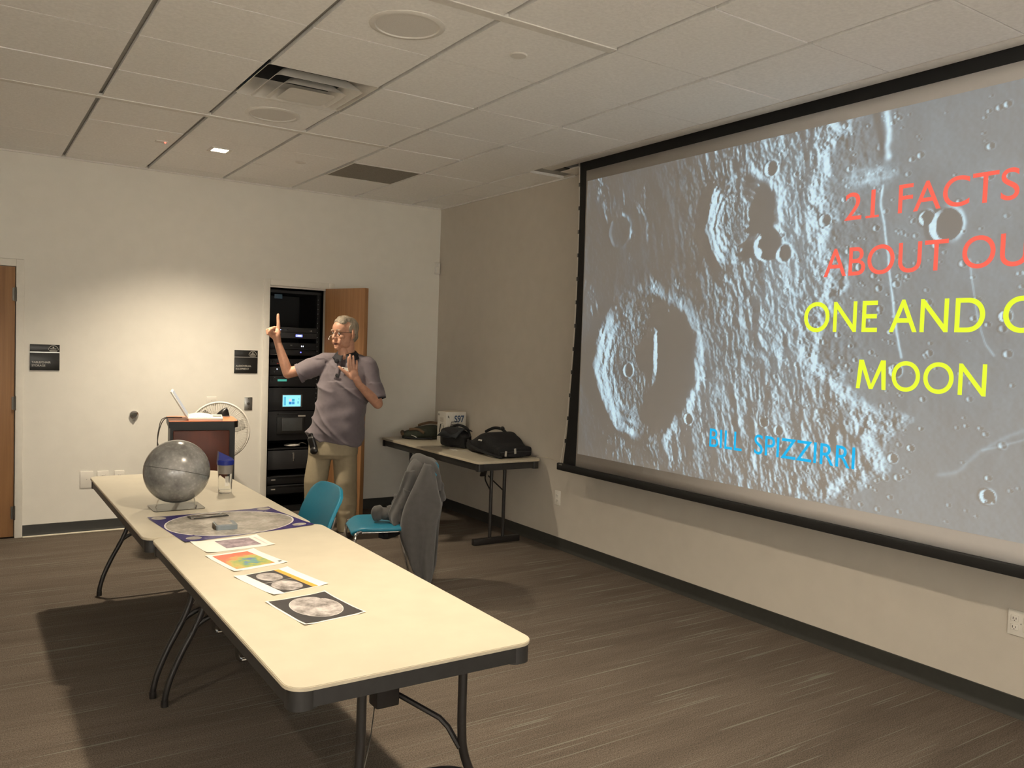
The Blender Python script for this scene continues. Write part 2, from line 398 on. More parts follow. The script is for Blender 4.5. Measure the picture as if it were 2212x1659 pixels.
# rubber base with its toe
def base_run(name, p0, p1, nrm):
    b = MB(); p0 = Vector(p0); p1 = Vector(p1); nrm = Vector(nrm)
    prof = [(0, 0), (.016, 0), (.014, .006), (.007, .016), (.005, .03), (.004, .092), (0, .095)]
    b.grid([[p + nrm * a + Vector((0, 0, z)) for a, z in prof] for p in (p0, p1)])
    return struct(b.build(name, 'base', solid=0, ang=50))
base_run('baseboard_back', (-3.65, 0, 0), (-1.79, 0, 0), (0, -1, 0))
base_run('baseboard_corner', (-1.115, 0, 0), (0, 0, 0), (0, -1, 0))
base_run('baseboard_right', (0, 0, 0), (0, YR, 0), (-1, 0, 0))
b = MB(); b.b2((-3.65, -.034, 0), (-1.79, -.017, .011), .003); struct(b.build('trim_5', 'cream'))  # light caught along the rubber base's toe, put in as a pale strip
# door frames
def door_frame(name, x0, x1, zt, cw=.054, left=True, right=True):
    b = MB()
    if left: b.b2((x0 - cw, -.014, 0), (x0, .13, zt + cw), .003)
    if right: b.b2((x1, -.014, 0), (x1 + cw, .13, zt + cw), .003)
    b.b2((x0, -.014, zt), (x1, .13, zt + cw), .003)
    # rebate stop
    b.b2((x0, .045, zt - .014), (x1, .075, zt)); 
    if left: b.b2((x0, .045, 0), (x0 + .014, .075, zt))
    return struct(b.build(name, 'frame'))
door_frame('trim_6', -4.611, -3.704, 2.121)
door_frame('trim_7', -1.731, -1.176, 2.114)
b = MB(); b.b2((-4.606, .0, .012), (-3.709, .044, 2.117), .002); d1 = struct(b.build('door_1', 'doorwood2'))
for z in (1.905, 1.06, .2):
    h = MB(); h.cyl((-3.706, -.012, z - .055), (-3.706, -.012, z + .055), .0075, seg=12); h.b2((-3.728, -.004, z - .05), (-3.706, .0, z + .05)); h.build('hinge', 'bronze', d1)
# closet door, standing open on its right-hand hinges
A = math.radians(72)
d2 = MB(); d2.b2((0.004, -.044, .012), (.552, 0, 2.112), .002); d2 = struct(d2.build('door_2', 'doorwood'))
d2.location = (-1.178, -.016, 0); d2.rotation_euler = (0, 0, -A)
# leaf local +x runs from the hinge to the free edge; its -y face looks into the closet side
b = MB(); b.cyl((.49, -.052, 1.0), (.49, -.044, 1.0), .033, seg=28); b.tube([(.49, -.05, 1.0), (.49, -.085, 1.0), (.47, -.092, 1.0), (.39, -.092, 1.0)], .0095, seg=10)
b.build('lever_handle', 'steel', d2)
b = MB(); b.cyl((.49, 0, 1.0), (.49, .008, 1.0), .033, seg=28); b.tube([(.49, .0, 1.0), (.49, .042, 1.0), (.47, .048, 1.0), (.39, .048, 1.0)], .0095, seg=10)
b.build('lever_handle', 'steel', d2)
for z in (.2, 1.06, 1.9):
    h = MB(); h.cyl((0, .006, z - .055), (0, .006, z + .055), .0075, seg=12); h.b2((0.0, -.002, z - .05), (.022, .004, z + .05)); h.build('hinge', 'steel', d2)

# ------------------------------------------------------------------ ceiling fittings
EM_LAMP = mat('lit_lamp_lens', (0.9, 0.85, 0.75), 0.3, var=0, emit=(1.0, 0.83, 0.58), estr=45)
dl0 = thing('downlight', 'glowing square recessed downlight in the ceiling nearest the back wall', 'ceiling light', (-2.479, -1.145, HC), group='recessed downlights')
b = MB()
for lo, hi in (((-.075, -.075, -.009), (.075, -.052, 0)), ((-.075, .052, -.009), (.075, .075, 0)), ((-.075, -.052, -.009), (-.052, .052, 0)), ((.052, -.052, -.009), (.075, .052, 0))): b.b2(lo, hi, .002)
b.build('trim_ring', 'white', dl0)
b = MB(); b.b2((-.052, -.052, -.006), (.052, .052, -.003)); b.build('lens', EM_LAMP, dl0)
dup(dl0, (-2.479, -4.805, HC), label='glowing square recessed downlight in the ceiling above the nearest beige table')
dup(dl0, (-4.919, -5.45, HC), label='glowing square recessed downlight in the ceiling left of the beige tables')
for x, y in REAR_FILL:
    dup(dl0, (x, y, HC), label='glowing square ceiling light behind the viewer, added for soft fill')
# air diffuser
df = thing('air_diffuser', 'square louvred air diffuser in the ceiling beside a flush speaker', 'air vent', ((dx0 + dx1) / 2, (dy0 + dy1) / 2, HC))
def frustum_ring(h0, z0, h1, z1, th=.004, rnd=.03):
    b = MB(); a = rrect(-h0, -h0, h0, h0, rnd, 5); c = rrect(-h1, -h1, h1, h1, rnd * .8, 5)
    a2 = rrect(-h0 + th, -h0 + th, h0 - th, h0 - th, rnd, 5); c2 = rrect(-h1 + th, -h1 + th, h1 - th, h1 - th, rnd * .8, 5)
    b.grid([[(x, y, z0) for x, y in a], [(x, y, z1) for x, y in c], [(x, y, z1) for x, y in c2], [(x, y, z0) for x, y in a2]], closed_u=True, closed_v=True); return b
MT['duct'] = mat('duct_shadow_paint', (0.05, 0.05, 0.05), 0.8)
b = frustum_ring(.303, .0, .235, .085, rnd=.012); b.build('outer_frame', 'white', df)
b = frustum_ring(.235, .085, .225, .22, rnd=.012); b.b2((-.24, -.24, .22), (.24, .24, .225)); b.build('duct_neck', 'duct', df)
frustum_ring(.242, -.022, .185, .035).build('louvre_ring', 'white', df)
frustum_ring(.176, -.034, .125, .012).build('louvre_ring', 'white', df)
b = MB(); b.prism(rrect(-.128, -.128, .128, .128, .03, 5), -.040, -.030, rrect(-.10, -.10, .10, .10, .02, 5)); b.build('centre_plate', 'white', df)
# return-air grille
MT['grille'] = mat('perforated_grille', (0.22, 0.20, 0.17), 0.7, var=0.35, scale=240)
gr = thing('return_air_grille', 'flat grey perforated return air grille in the ceiling near the corner', 'air vent', ((XS[1] + XS[2]) / 2, (YS[2] + YS[3]) / 2, HC))
b = MB(); b.b2((-.285, -.285, -.006), (.285, .285, -.002)); b.build('perforated_panel', 'grille', gr)
b = MB()
for lo, hi in (((-.298, -.298, -.008), (.298, -.285, 0)), ((-.298, .285, -.008), (.298, .298, 0)), ((-.298, -.285, -.008), (-.285, .285, 0)), ((.285, -.285, -.008), (.298, .285, 0))): b.b2(lo, hi)
b.build('border', 'gridl', gr)
# round flush speakers
MT['spkgrille'] = mat('speaker_mesh', (0.70, 0.68, 0.65), 0.7, var=0.12, scale=500)
sp = thing('ceiling_speaker', 'round flush white speaker in the ceiling between diffuser and back wall', 'speaker', (-2.47, -2.36, HC), group='flush ceiling speakers')
b = MB(); b.lathe([(.165, 0), (.165, -.004), (.158, -.008), (.140, -.009), (.137, -.005), (.137, 0)]); b.build('bezel', 'white', sp)
b = MB(); b.lathe([(0, -.0035), (.137, -.0035), (.137, -.001), (0, -.001)]); b.build('mesh_grille', 'spkgrille', sp)
dup(sp, (-2.455, -4.175, HC), label='round flush white speaker in the ceiling at the top, largest and nearest')
# sprinkler cover plates
def disc(name, label, x, y, r, m='white'):
    b = MB(); b.lathe([(0, -.008), (r * .9, -.008), (r, -.004), (r, -.001), (0, -.001)], seg=32); o = b.build(name, m); o.location = (x, y, HC)
    return tag(o, label, 'sprinkler cover', 'sprinkler cover plates')
disc('sprinkler_cover', 'small round white sprinkler cover plate near the flat grey ceiling grille', -1.868, -1.149, .042)
disc('sprinkler_cover', 'small round white sprinkler cover plate beside the largest ceiling speaker', -1.874, -4.177, .042)
se = thing('smoke_sensor', 'tiny white ceiling sensor with a red light left of the lit downlight', 'sensor', (-2.868, -1.125, HC))
b = MB(); b.b2((-.05, -.03, -.010), (.03, .03, 0), .004); b.build('housing', 'white', se)
b = MB(); b.ell((.012, -.02, -.012), .006); b.build('red_light', mat('red_led', (.5, .02, .02), .3, emit=(1, .08, .05), estr=6), se)
# ------------------------------------------------------------------ projection screen with the projected slide
SX = -0.20
scr = thing('projection_screen', 'huge white projection screen with black border showing a lit slide of moon craters', 'projection screen', (SX, -4.5, 0))
def S(s, z, d=0.0): return (d, 4.5 - s, z)       # s runs to the right along the wall, seen from the room
LE = [(2.522, 3.05), (2.530, 2.90), (2.541, 2.58), (2.543, 2.30), (2.543, 2.03), (2.537, 1.75), (2.520, 1.47), (2.503, 1.255), (2.495, 1.11), (2.480, .963), (2.449, .745)]
S1 = 6.52
b = MB()
rows = []
for k in range(41):
    z = 2.951 + (.748 - 2.951) * k / 40; e = .012 * math.sin(PI * k / 40)
    rows.append([S(2.606 + e, z, -.0015), S(S1 - e, z, -.0015)])
b.grid(rows); b.build('screen_fabric', 'screenfab', scr, solid=.0008)
b = MB(); left = smooth_path([S(s, z) for s, z in LE], 4)
right = [Vector((0, 4.5 - (S1 + 2.606 - (4.5 - p.y)), p.z)) for p in left]
b.grid([[p, Vector((0, 4.5 - 4.5, p.z)), q] for p, q in zip(left, right)])
b.build('black_masking', 'screenblk', scr, solid=.001)
for k in range(12):
    z = 2.86 - .176 * k; s = np.interp(-z, [-q[1] for q in LE], [q[0] for q in LE])
    for q in (s, S1 + 2.606 - s): b = MB(); b.box(S(q, z), (.006, .030, .03), bevel=.002); b.build('edge_tab', 'black', scr)
b = MB(); off = [0, 0, .001, .002, .003, .004, .005, .006, .008, .014, .028]
b.tube([S(s - .006 - o, z, -.002) for (s, z), o in zip(LE, off)], .0016, seg=6); b.build('tension_cord', 'white', scr)
b = MB(); b.tube([S(S1 + 2.606 - s + .006 + o, z, -.002) for (s, z), o in zip(LE, off)], .0016, seg=6)
b.build('tension_cord', 'white', scr)
b = MB(); b.b2(S(2.39, .693, -.02), S(S1 + .22, .748, .02), .008); bar = b.build('bottom_bar', 'black', scr)
b = MB(); b.b2(S(2.42, .735, -.0205), S(2.46, .743, -.0195)); b.build('bar_badge', 'steel', bar)
case = thing('screen_case', 'recessed white ceiling case the big projection screen rolls down from', 'screen case', (0, -2.23, HC))
b = MB(); b.b2((GX + .006, -4.6, 0), (-.243, 0, .012), .002); b.b2((GX + .006, -4.6, .012), (GX + .018, 0, .19)); b.b2((GX + .006, -4.6, .19), (-.002, 0, .2)); b.b2((-.165, -4.6, 0), (-.002, 0, .012), .002); b.b2((GX + .006, -.012, 0.012), (-.002, 0, .19))
b.build('housing', 'gridl', case)
b = MB(); b.b2((-.243, -.12, .004), (-.165, 0, .012)); b.build('slot_end', 'black', case)

# --- the projected slide: a cratered plain under a low sun, worked out as a relief and stored point by point
ds = 0.0058; s0, s1, z0, z1 = 2.625, 6.2, .845, 2.872
NS = int((s1 - s0) / ds) + 1; NZ = int((z1 - z0) / ds) + 1
sv = np.linspace(s0, s1, NS); zv = np.linspace(z0, z1, NZ); Sg, Zg = np.meshgrid(sv, zv)
rng = np.random.RandomState(5)
def vn(x, y, seed):
    r = np.random.RandomState(seed); L = r.rand(256, 256); xi = np.floor(x).astype(int); yi = np.floor(y).astype(int); fx = x - xi; fy = y - yi
    fx = fx * fx * (3 - 2 * fx); fy = fy * fy * (3 - 2 * fy); q = lambda i, j: L[i % 256, j % 256]
    return (q(xi, yi) * (1 - fx) + q(xi + 1, yi) * fx) * (1 - fy) + (q(xi, yi + 1) * (1 - fx) + q(xi + 1, yi + 1) * fx) * fy
def fbm(x, y, f, seed, o=5, gain=.55, ridge=False):
    t = np.zeros_like(x); a = 1; n = 0
    for k in range(o):
        v = vn(x * f + 7.3 * k, y * f + 3.1 * k, seed + k)
        if ridge: v = 1 - np.abs(2 * v - 1)
        t += a * v; n += a; a *= gain; f *= 2.03
    return t / n
sm = lambda e0, e1, x: (lambda t: t * t * (3 - 2 * t))(np.clip((x - e0) / (e1 - e0), 0, 1))
wob = (fbm(Sg, Zg, 3, 90) - .5); wob2 = (fbm(Sg, Zg, 11, 93) - .5)
edge = np.interp(Zg, [.8, 1.05, 1.35, 1.5, 1.75, 2.0, 2.3, 2.6, 2.9], [4.55, 4.98, 5.05, 4.72, 4.66, 4.66, 4.62, 4.66, 4.75]) + wob * .30 + wob2 * .22
R1 = 1 - sm(-.10, .10, Sg - edge)                                     # highlands
calm = np.exp(-(((Sg - 3.2) / .5) ** 2 + ((Zg - 2.35) / .45) ** 2))      # quieter ground at the upper left
gain_s = .40 + .60 * sm(3.3, 4.2, Sg + .2 * wob)
R1 = R1 * (1 - .35 * calm) * gain_s
xs_ = Sg + .22 * (Zg - 1.5) + .05 * wob
H = R1 * (.034 * fbm(xs_ * 1.4, Zg * .9, 3.2, 11, 3, .5, True) + .015 * fbm(xs_ * 1.5, Zg * .9, 11, 31, 3, .6, True) + .0075 * fbm(xs_ * 1.2, Zg * .9, 34, 71, 3, .65))
mid = (1 - sm(4.75, 5.2, Sg + wob * .4)) * (1 - R1)
H += (1 - np.clip(R1, 0, 1)) * (.0030 * fbm(Sg, Zg, 3.0, 41, 4) + .0005 * fbm(Sg, Zg, 45, 51, 2)) + mid * .0035 * fbm(Sg * 1.2, Zg, 30, 57, 3, .6)
def crater(cs, cz, r, depth, rim, flat=0.0, terr=0.0, ew=.16, keep=.35):
    global H
    i0 = max(0, int((cs - 2 * r - s0) / ds)); i1 = min(NS, int((cs + 2 * r - s0) / ds) + 2); j0 = max(0, int((cz - 2 * r - z0) / ds)); j1 = min(NZ, int((cz + 2 * r - z0) / ds) + 2)
    if i1 <= i0 or j1 <= j0: return
    a = Sg[j0:j1, i0:i1]; c = Zg[j0:j1, i0:i1]; h = H[j0:j1, i0:i1]
    ang = np.arctan2(c - cz, a - cs); d = np.hypot(a - cs, c - cz) / r
    if r > .1: d = d * (1 + .035 * np.sin(3 * ang + cs) + .025 * np.sin(7 * ang + 1) + .015 * np.sin(13 * ang) + .10 * wob2[j0:j1, i0:i1])
    t = np.clip((1 - d) / max(1e-3, 1 - flat), 0, 1); bowl = -depth * (t * t * (3 - 2 * t) if flat else 1 - np.clip(d, 0, 1) ** 2.4)
    if terr: bowl += terr * np.sin((1 - d) * 40 + 2 * np.sin(2 * ang) + 9 * wob2[j0:j1, i0:i1]) * (.2 + 1.0 * vn(ang * 5 + 9, d * 14, 5)) * (d < 1) * sm(1, .92, d) * sm(.42, .6, d)
    base = np.median(h); kp = np.where(d < 1, keep + (1 - keep) * sm(.8, 1.0, d), 1.0)
    h2 = base * (1 - kp) + h * kp + np.where(d < 1, bowl, 0) + rim * np.exp(-((d - 1) / ew) ** 2)
    H[j0:j1, i0:i1] = np.where(d < 1.9, h2, h)
def blobh(cs, cz, ws, wz, a, p=2): return a * np.exp(-(np.hypot((Sg - cs) / ws, (Zg - cz) / wz)) ** p)
tex1 = fbm(xs_ * 1.6, Zg, 16, 77, 4, .62, True); tex2 = fbm(Sg * 1.3, Zg, 30, 82, 3, .6, True)
crater(3.28, 1.53, .50, .074, .026, .55, .0050, .10); crater(4.085, 2.43, .272, .046, .018, .45, .0045, .12)
H += blobh(3.40, 1.60, .035, .15, .045) + blobh(3.36, 1.76, .06, .06, .012) + blobh(3.20, 1.55, .44, .44, .012, 6) * tex1 + blobh(3.20, 1.55, .44, .44, .006, 6) * tex2
H += blobh(4.05, 2.44, .24, .24, .014, 5) * tex1 + blobh(4.05, 2.44, .24, .24, .005, 5) * tex2
for cs, cz, r, dp, rm in ((4.303, 2.265, .098, .052, .010), (4.42, 2.205, .052, .026, .007), (5.341, 2.268, .078, .042, .008), (5.246, 2.312, .036, .020, .004), (4.304, 2.697, .045, .022, .006),
    (3.152, 1.493, .05, .010, .010), (5.602, 1.025, .032, .017, .004), (5.128, 1.572, .033, .017, .004), (3.742, 1.208, .036, .018, .006), (4.336, 1.243, .03, .015, .005), (4.443, 1.205, .030, .015, .005),
    (5.14, 1.138, .024, .012, .003), (5.635, 1.836, .026, .013, .003), (4.68, 2.36, .035, .015, .004), (3.0, 2.46, .11, .007, .009), (5.23, 1.20, .016, .008, .002), (4.95, 1.05, .014, .007, .002), (5.53, 2.47, .02, .009, .002), (4.9, 2.1, .02, .006, .003)):
    crater(cs, cz, r, dp, rm, keep=.12 if r < .1 else .5)
for k in range(760):
    cs = rng.uniform(4.3, 6.2); cz = rng.uniform(.87, 2.85)
    if cs > 5.2 and rng.rand() < .68: continue
    r = .0075 + .010 * rng.rand() ** 3; crater(cs, cz, r, r * rng.uniform(.18, .40), r * .08, ew=.3)
# light comes from the right, low: slopes that fall to the right shine, steep rims throw shadows to the left
el = .012 + .055 * sm(2.9, 5.0, Sg)
gs = np.gradient(H, ds, axis=1); gz = np.gradient(H, ds, axis=0)
nl = (el - gs - .22 * gz) / np.sqrt(1 + gs ** 2 + gz ** 2)
hz = np.full(NZ, -9.0); sh = np.zeros_like(H)
for i in range(NS - 1, -1, -1):
    hz = np.maximum(hz - (el[:, i] * .8 + .235) * ds, H[:, i]); sh[:, i] = np.clip((hz - H[:, i]) / .003, 0, 1)
lit = np.clip(nl, 0, None) * (1 - sh)
lf = (1 - sm(3.3, 4.2, Sg + .3 * wob)) * (1 - .8 * blobh(3.28, 1.53, .57, .55, 1, 8))
spk = sm(.50, .66, fbm(xs_ * 1.6, Zg * .55, 5.5, 64, 3, .55, False))
lit = lit * (1 - lf) * 1.06 + lf * (lit * .22 + np.clip(lit - .05, 0, 1) * 2.4 * spk)
lit += .13 * blobh(4.45, 2.45, .30, .42, 1) * R1 * tex1 + .10 * blobh(4.45, 1.75, .25, .5, 1) * R1 * tex1 + .08 * blobh(3.9, 1.35, .22, .4, 1) * tex1 * R1
lit *= (1 - .9 * np.clip(sh, 0, 1))
def line(pts, wd, a, jt=.016):
    out = np.zeros_like(H); P = np.array(smooth_path([(p[0], p[1], 0) for p in pts], 8))[:, :2]
    jit = (fbm(Sg, Zg, 14, 33) - .5) * jt
    for (ax, ay), (bx, by) in zip(P, P[1:]):
        L2 = (bx - ax) ** 2 + (by - ay) ** 2 + 1e-9; t = np.clip(((Sg + jit - ax) * (bx - ax) + (Zg - ay) * (by - ay)) / L2, 0, 1)
        out = np.maximum(out, np.exp(-(np.hypot(Sg + jit - ax - t * (bx - ax), Zg - ay - t * (by - ay)) / wd) ** 2))
    return out * a
lit += line([(5.009, 2.50), (5.005, 2.40), (5.03, 2.29), (5.053, 2.17), (5.091, 1.94), (5.127, 1.76), (5.158, 1.64)], .0062, .42, .010)
lit += line([(5.010, 2.86), (5.028, 2.74), (5.018, 2.68), (5.035, 2.64)], .015, .55, .01)
lit *= 1 - .92 * np.clip(line([(4.945, 2.88), (4.965, 2.80), (4.985, 2.73), (5.0, 2.66)], .022, 1, .01), 0, 1)
lit += line([(5.463, 2.10), (5.485, 1.97), (5.515, 1.84), (5.553, 1.72), (5.60, 1.66)], .0045, .20, .01)
lit += line([(5.95, 1.46), (5.74, 1.34), (5.62, 1.27), (5.53, 1.19), (5.47, 1.12), (5.38, 1.09)], .009, .08) + line([(5.9, 1.38), (5.75, 1.30), (5.57, 1.23)], .005, .10)
lit += np.clip(blobh(4.93, 2.555, .14, .05, 1.6) * (tex1 - .44), 0, 1) * .6                     # the little mountain knot under the bright cliff
lit += .030 * sm(.45, .75, fbm(Sg, Zg, 2.0, 61, 4)) * (1 - np.clip(R1, 0, 1))
g = np.clip(lit * 1.9, 0, 1.05) ** 1.05 * (.88 + .24 * vn(Sg * 90, Zg * 90, 3))
Cc = np.stack([(.035 + .37 * g ** 1.1), .033 + .56 * g, .030 + .66 * g ** .92, np.ones_like(g)], -1)
me = bpy.data.meshes.new('projected_picture'); nv = NS * NZ
co = np.stack([np.full_like(Sg, -.0032), 4.5 - Sg, Zg], -1).reshape(-1, 3)
idx = np.arange(nv).reshape(NZ, NS); q = np.stack([idx[:-1, :-1], idx[1:, :-1], idx[1:, 1:], idx[:-1, 1:]], -1).reshape(-1, 4)
me.vertices.add(nv); me.vertices.foreach_set('co', co.astype(np.float32).ravel())
me.loops.add(q.size); me.loops.foreach_set('vertex_index', q.ravel().astype(np.int32))
me.polygons.add(len(q)); me.polygons.foreach_set('loop_start', np.arange(0, q.size, 4, dtype=np.int32))
me.update(calc_edges=True)
at = me.color_attributes.new('slide', 'FLOAT_COLOR', 'POINT'); at.data.foreach_set('color', Cc.astype(np.float32).ravel())
pic = link_mesh('projected_picture', me, attr_mat('projected_slide', 'slide', (0.36, 0.345, 0.33), 0.8, 1.0), scr, smooth=False)
tag(pic, 'projected grey and pale blue picture of moon craters')
def emis(n, c, s=1.0): return mat(n, (0.02, 0.02, 0.02), 0.8, var=0, emit=c, estr=s)
RED = emis('projected_red', (.93, .135, .09)); YEL = emis('projected_yellow', (.80, .93, .03)); CYA = emis('projected_blue', (0.0, .44, .82))
def words(t, s, z, h, width, m):
    """set t so that its capitals are h tall and the line is width long"""
    o = text_mesh('projected_words', t, 1.0, m, scr, (0, 0, 0), (0, -1, 0), (0, 0, 1), depth=.0, bold=.004)
    me = o.data; n = len(me.vertices); a = np.empty(n * 3, np.float32); me.vertices.foreach_get('co', a); a = a.reshape(-1, 3)
    y0, y1 = a[:, 1].max(), a[:, 1].min(); zz0, zz1 = a[:, 2].min(), a[:, 2].max()
    u = (y0 - a[:, 1]) / (y0 - y1); v = (a[:, 2] - zz0) / (zz1 - zz0)
    a = np.stack([np.full(n, -.0042), 4.5 - (s + u * width), z + v * h], -1); me.vertices.foreach_set('co', a.astype(np.float32).ravel()); me.update()
    tag(o, 'lit lettering "%s"' % t.replace('OON', 'MOON') if m is not CYA else 'lit blue lettering along the bottom of the slide')
words('21', 4.80, 2.345, .143, .172, RED)
words('FACTS', 5.098, 2.348, .143, .566, RED)
words('ABOUT OUR', 4.69, 2.055, .150, 1.16, RED)
words('ONE AND ONLY', 4.58, 1.762, .163, 1.62, YEL)
words('OON', 5.112, 1.472, .150, .459, YEL)
b = MB()          # the M, drawn as strokes
for q in ([(4.917, 1.474), (4.939, 1.474), (4.955, 1.622), (4.929, 1.622)], [(5.061, 1.474), (5.083, 1.474), (5.077, 1.622), (5.051, 1.622)], [(4.929, 1.622), (4.955, 1.622), (5.011, 1.474), (4.991, 1.474)], [(4.991, 1.474), (5.011, 1.474), (5.077, 1.622), (5.051, 1.622)]):
    b.face([S(s_, z_, -.0042) for s_, z_ in q])
b.build('projected_words', YEL, scr, smooth=False)
b = MB(); b.b2(S(4.922, 2.345, -.0043), S(4.996, 2.357, -.0041)); b.build('projected_words', RED, scr, smooth=False)
words('BILL', 3.931, 1.055, .112, .256, CYA)
words('SPIZZIRRI', 4.278, 1.052, .116, .655, CYA)
# ------------------------------------------------------------------ folding tables
TH = 0.737
def wishbone_table(label, loc, group):
    t = thing('folding_table', label, 'table', loc, 0, group); L2, W2 = .915, .381
    b = MB(); b.prism(rrect(-W2, -L2, W2, L2, .055), TH - .010, TH); b.build('tabletop', 'table', t)
    b = MB(); o = rrect(-W2 - .002, -L2 - .002, W2 + .002, L2 + .002, .057); i = rrect(-W2 + .004, -L2 + .004, W2 - .004, L2 - .004, .05)
    b.grid([[(x, y, TH - .001) for x, y in i], [(x, y, TH - .002) for x, y in o], [(x, y, TH - .011) for x, y in o], [(x, y, TH - .012) for x, y in i]], closed_v=True)
    b.build('edge_band', 'tableedge', t)
    b = MB(); o = rrect(-W2 + .009, -L2 + .009, W2 - .009, L2 - .009, .046); i = rrect(-W2 + .022, -L2 + .022, W2 - .022, L2 - .022, .036)
    b.grid([[(x, y, z) for x, y in q] for q, z in ((o, TH - .012), (o, TH - .060), (i, TH - .062), (i, TH - .030))], closed_v=True)
    b.prism(i, TH - .034, TH - .028); b.build('apron', 'skirt', t)
    for sx in (-1, 1):
        for sy in (-1, 1):
            x0, y0 = sx * (W2 - .006), sy * (L2 - .006); x1, y1 = sx * (W2 - .088), sy * (L2 - .088)
            b = MB(); b.prism(rrect(min(x0, x1), min(y0, y1), max(x0, x1), max(y0, y1), .036), TH - .066, TH - .013); b.build('corner_block', 'skirt', t)
    for sy in (-1, 1):
        yy = sy * (L2 - .055)
        for sx in (-1, 1):
            b = MB(); pr = [(.16, .70), (.16, .60), (.161, .50), (.170, .42), (.205, .33), (.262, .22), (.304, .12), (.323, .05), (.326, .012)]
            b.tube([(sx * x, yy, z) for x, z in pr], .0135, seg=12, n=5)
            b.cyl((sx * .326, yy, 0), (sx * .326, yy, .03), .0155, seg=14)
            b.build('leg', 'blackmetal', t)
        b = MB(); b.tube([(-.222, yy, .305), (-.19, yy, .345), (-.12, yy, .378), (0, yy, .392), (.12, yy, .378), (.19, yy, .345), (.222, yy, .305)], .0115, seg=12, n=5)
        b.build('crossbar', 'blackmetal', t)
        b = MB(); b.cyl((-.18, yy, .69), (.18, yy, .69), .012); b.build('pivot_bar', 'blackmetal', t)
        yb = sy * (L2 - .25)
        b = MB(); b.b2((-.038, yb - .03, .525), (.038, yb + .03, TH - .024), .006); b.b2((-.045, yb - .04, .60), (.045, yb + .04, .63), .004)
        sx = -sy; b.tube([(sx * .03, yb, .555), (sx * .045, yb + sy * .02, .55), (sx * .125, yb + sy * .125, .505), (sx * .140, yb + sy * .15, .485), (sx * .157, yy, .435)], .0085, seg=8, n=0)
        b.build('leg_brace', 'blackmetal', t)
        b = MB(); b.tube([(sy * .03, yb, .535), (sy * .09, yb + sy * .10, .47), (sy * .155, yy - sy * .01, .40)], .0018, seg=6); b.build('lock_wire', 'steel', t)
    return t
T1 = wishbone_table('beige folding table nearest the viewer, four printed sheets laid along its top', (-2.985, -4.577, 0), 'beige wishbone-leg tables in a row')
T2 = dup(T1, (-3.012, -2.738, 0), 0, label='beige folding table farther back, carrying the grey moon globe and the tumbler')

# the narrow table along the right-hand wall
T3H = .712
t3 = thing('folding_table', 'narrow folding table with T-shaped feet along the right wall, piled with bags', 'table', (-.352, -1.035, 0))
b = MB(); b.prism(rrect(-.305, -.915, .305, .915, .04), T3H - .016, T3H); b.build('tabletop', 'table', t3)
b = MB(); o = rrect(-.307, -.917, .307, .917, .042); i = rrect(-.30, -.91, .30, .91, .035)
b.grid([[(x, y, T3H - .001) for x, y in i], [(x, y, T3H - .003) for x, y in o], [(x, y, T3H - .019) for x, y in o], [(x, y, T3H - .019) for x, y in i]], closed_v=True); b.build('edge_band', 'tableedge', t3)
b = MB()
for s in (-1, 1):
    b.b2((s * .28 - .006, -.87, T3H - .078), (s * .28 + .006, .87, T3H - .019), .002); b.b2((-.27, s * .885 - .006, T3H - .078), (.27, s * .885 + .006, T3H - .019), .002)
b.b2((-.27, -.88, T3H - .026), (.27, .88, T3H - .018)); b.build('apron', 'skirt', t3)
for sx in (-1, 1):
    for sy in (-1, 1):
        b = MB(); b.prism(rrect(sx * .265 - .028, sy * .875 - .028, sx * .265 + .028, sy * .875 + .028, .015), T3H - .082, T3H - .018); b.build('corner_block', 'skirt', t3)
for sy in (-1, 1):
    yy = sy * .735
    for sx in (-1, 1):
        b = MB(); b.cyl((sx * .064, yy, .05), (sx * .064, yy, T3H - .03), .0145, seg=16); b.build('leg', 'blackmetal', t3)
    b = MB(); b.b2((-.225, yy - .021, 0), (.225, yy + .021, .052), .006); b.build('foot_bar', 'blackmetal', t3)
    yb = sy * .50
    b = MB(); b.box((0, yb + sy * .03, .60), (.055, .016, .17), (sy * -.45, 0, 0), .003)
    for sx in (-1, 1): b.tube([(sx * .015, yb + sy * .06, .535), (sx * .035, yb + sy * .10, .50), (sx * .062, yy, .43)], .006, seg=8, n=4)
    b.build('leg_brace', 'blackmetal', t3)

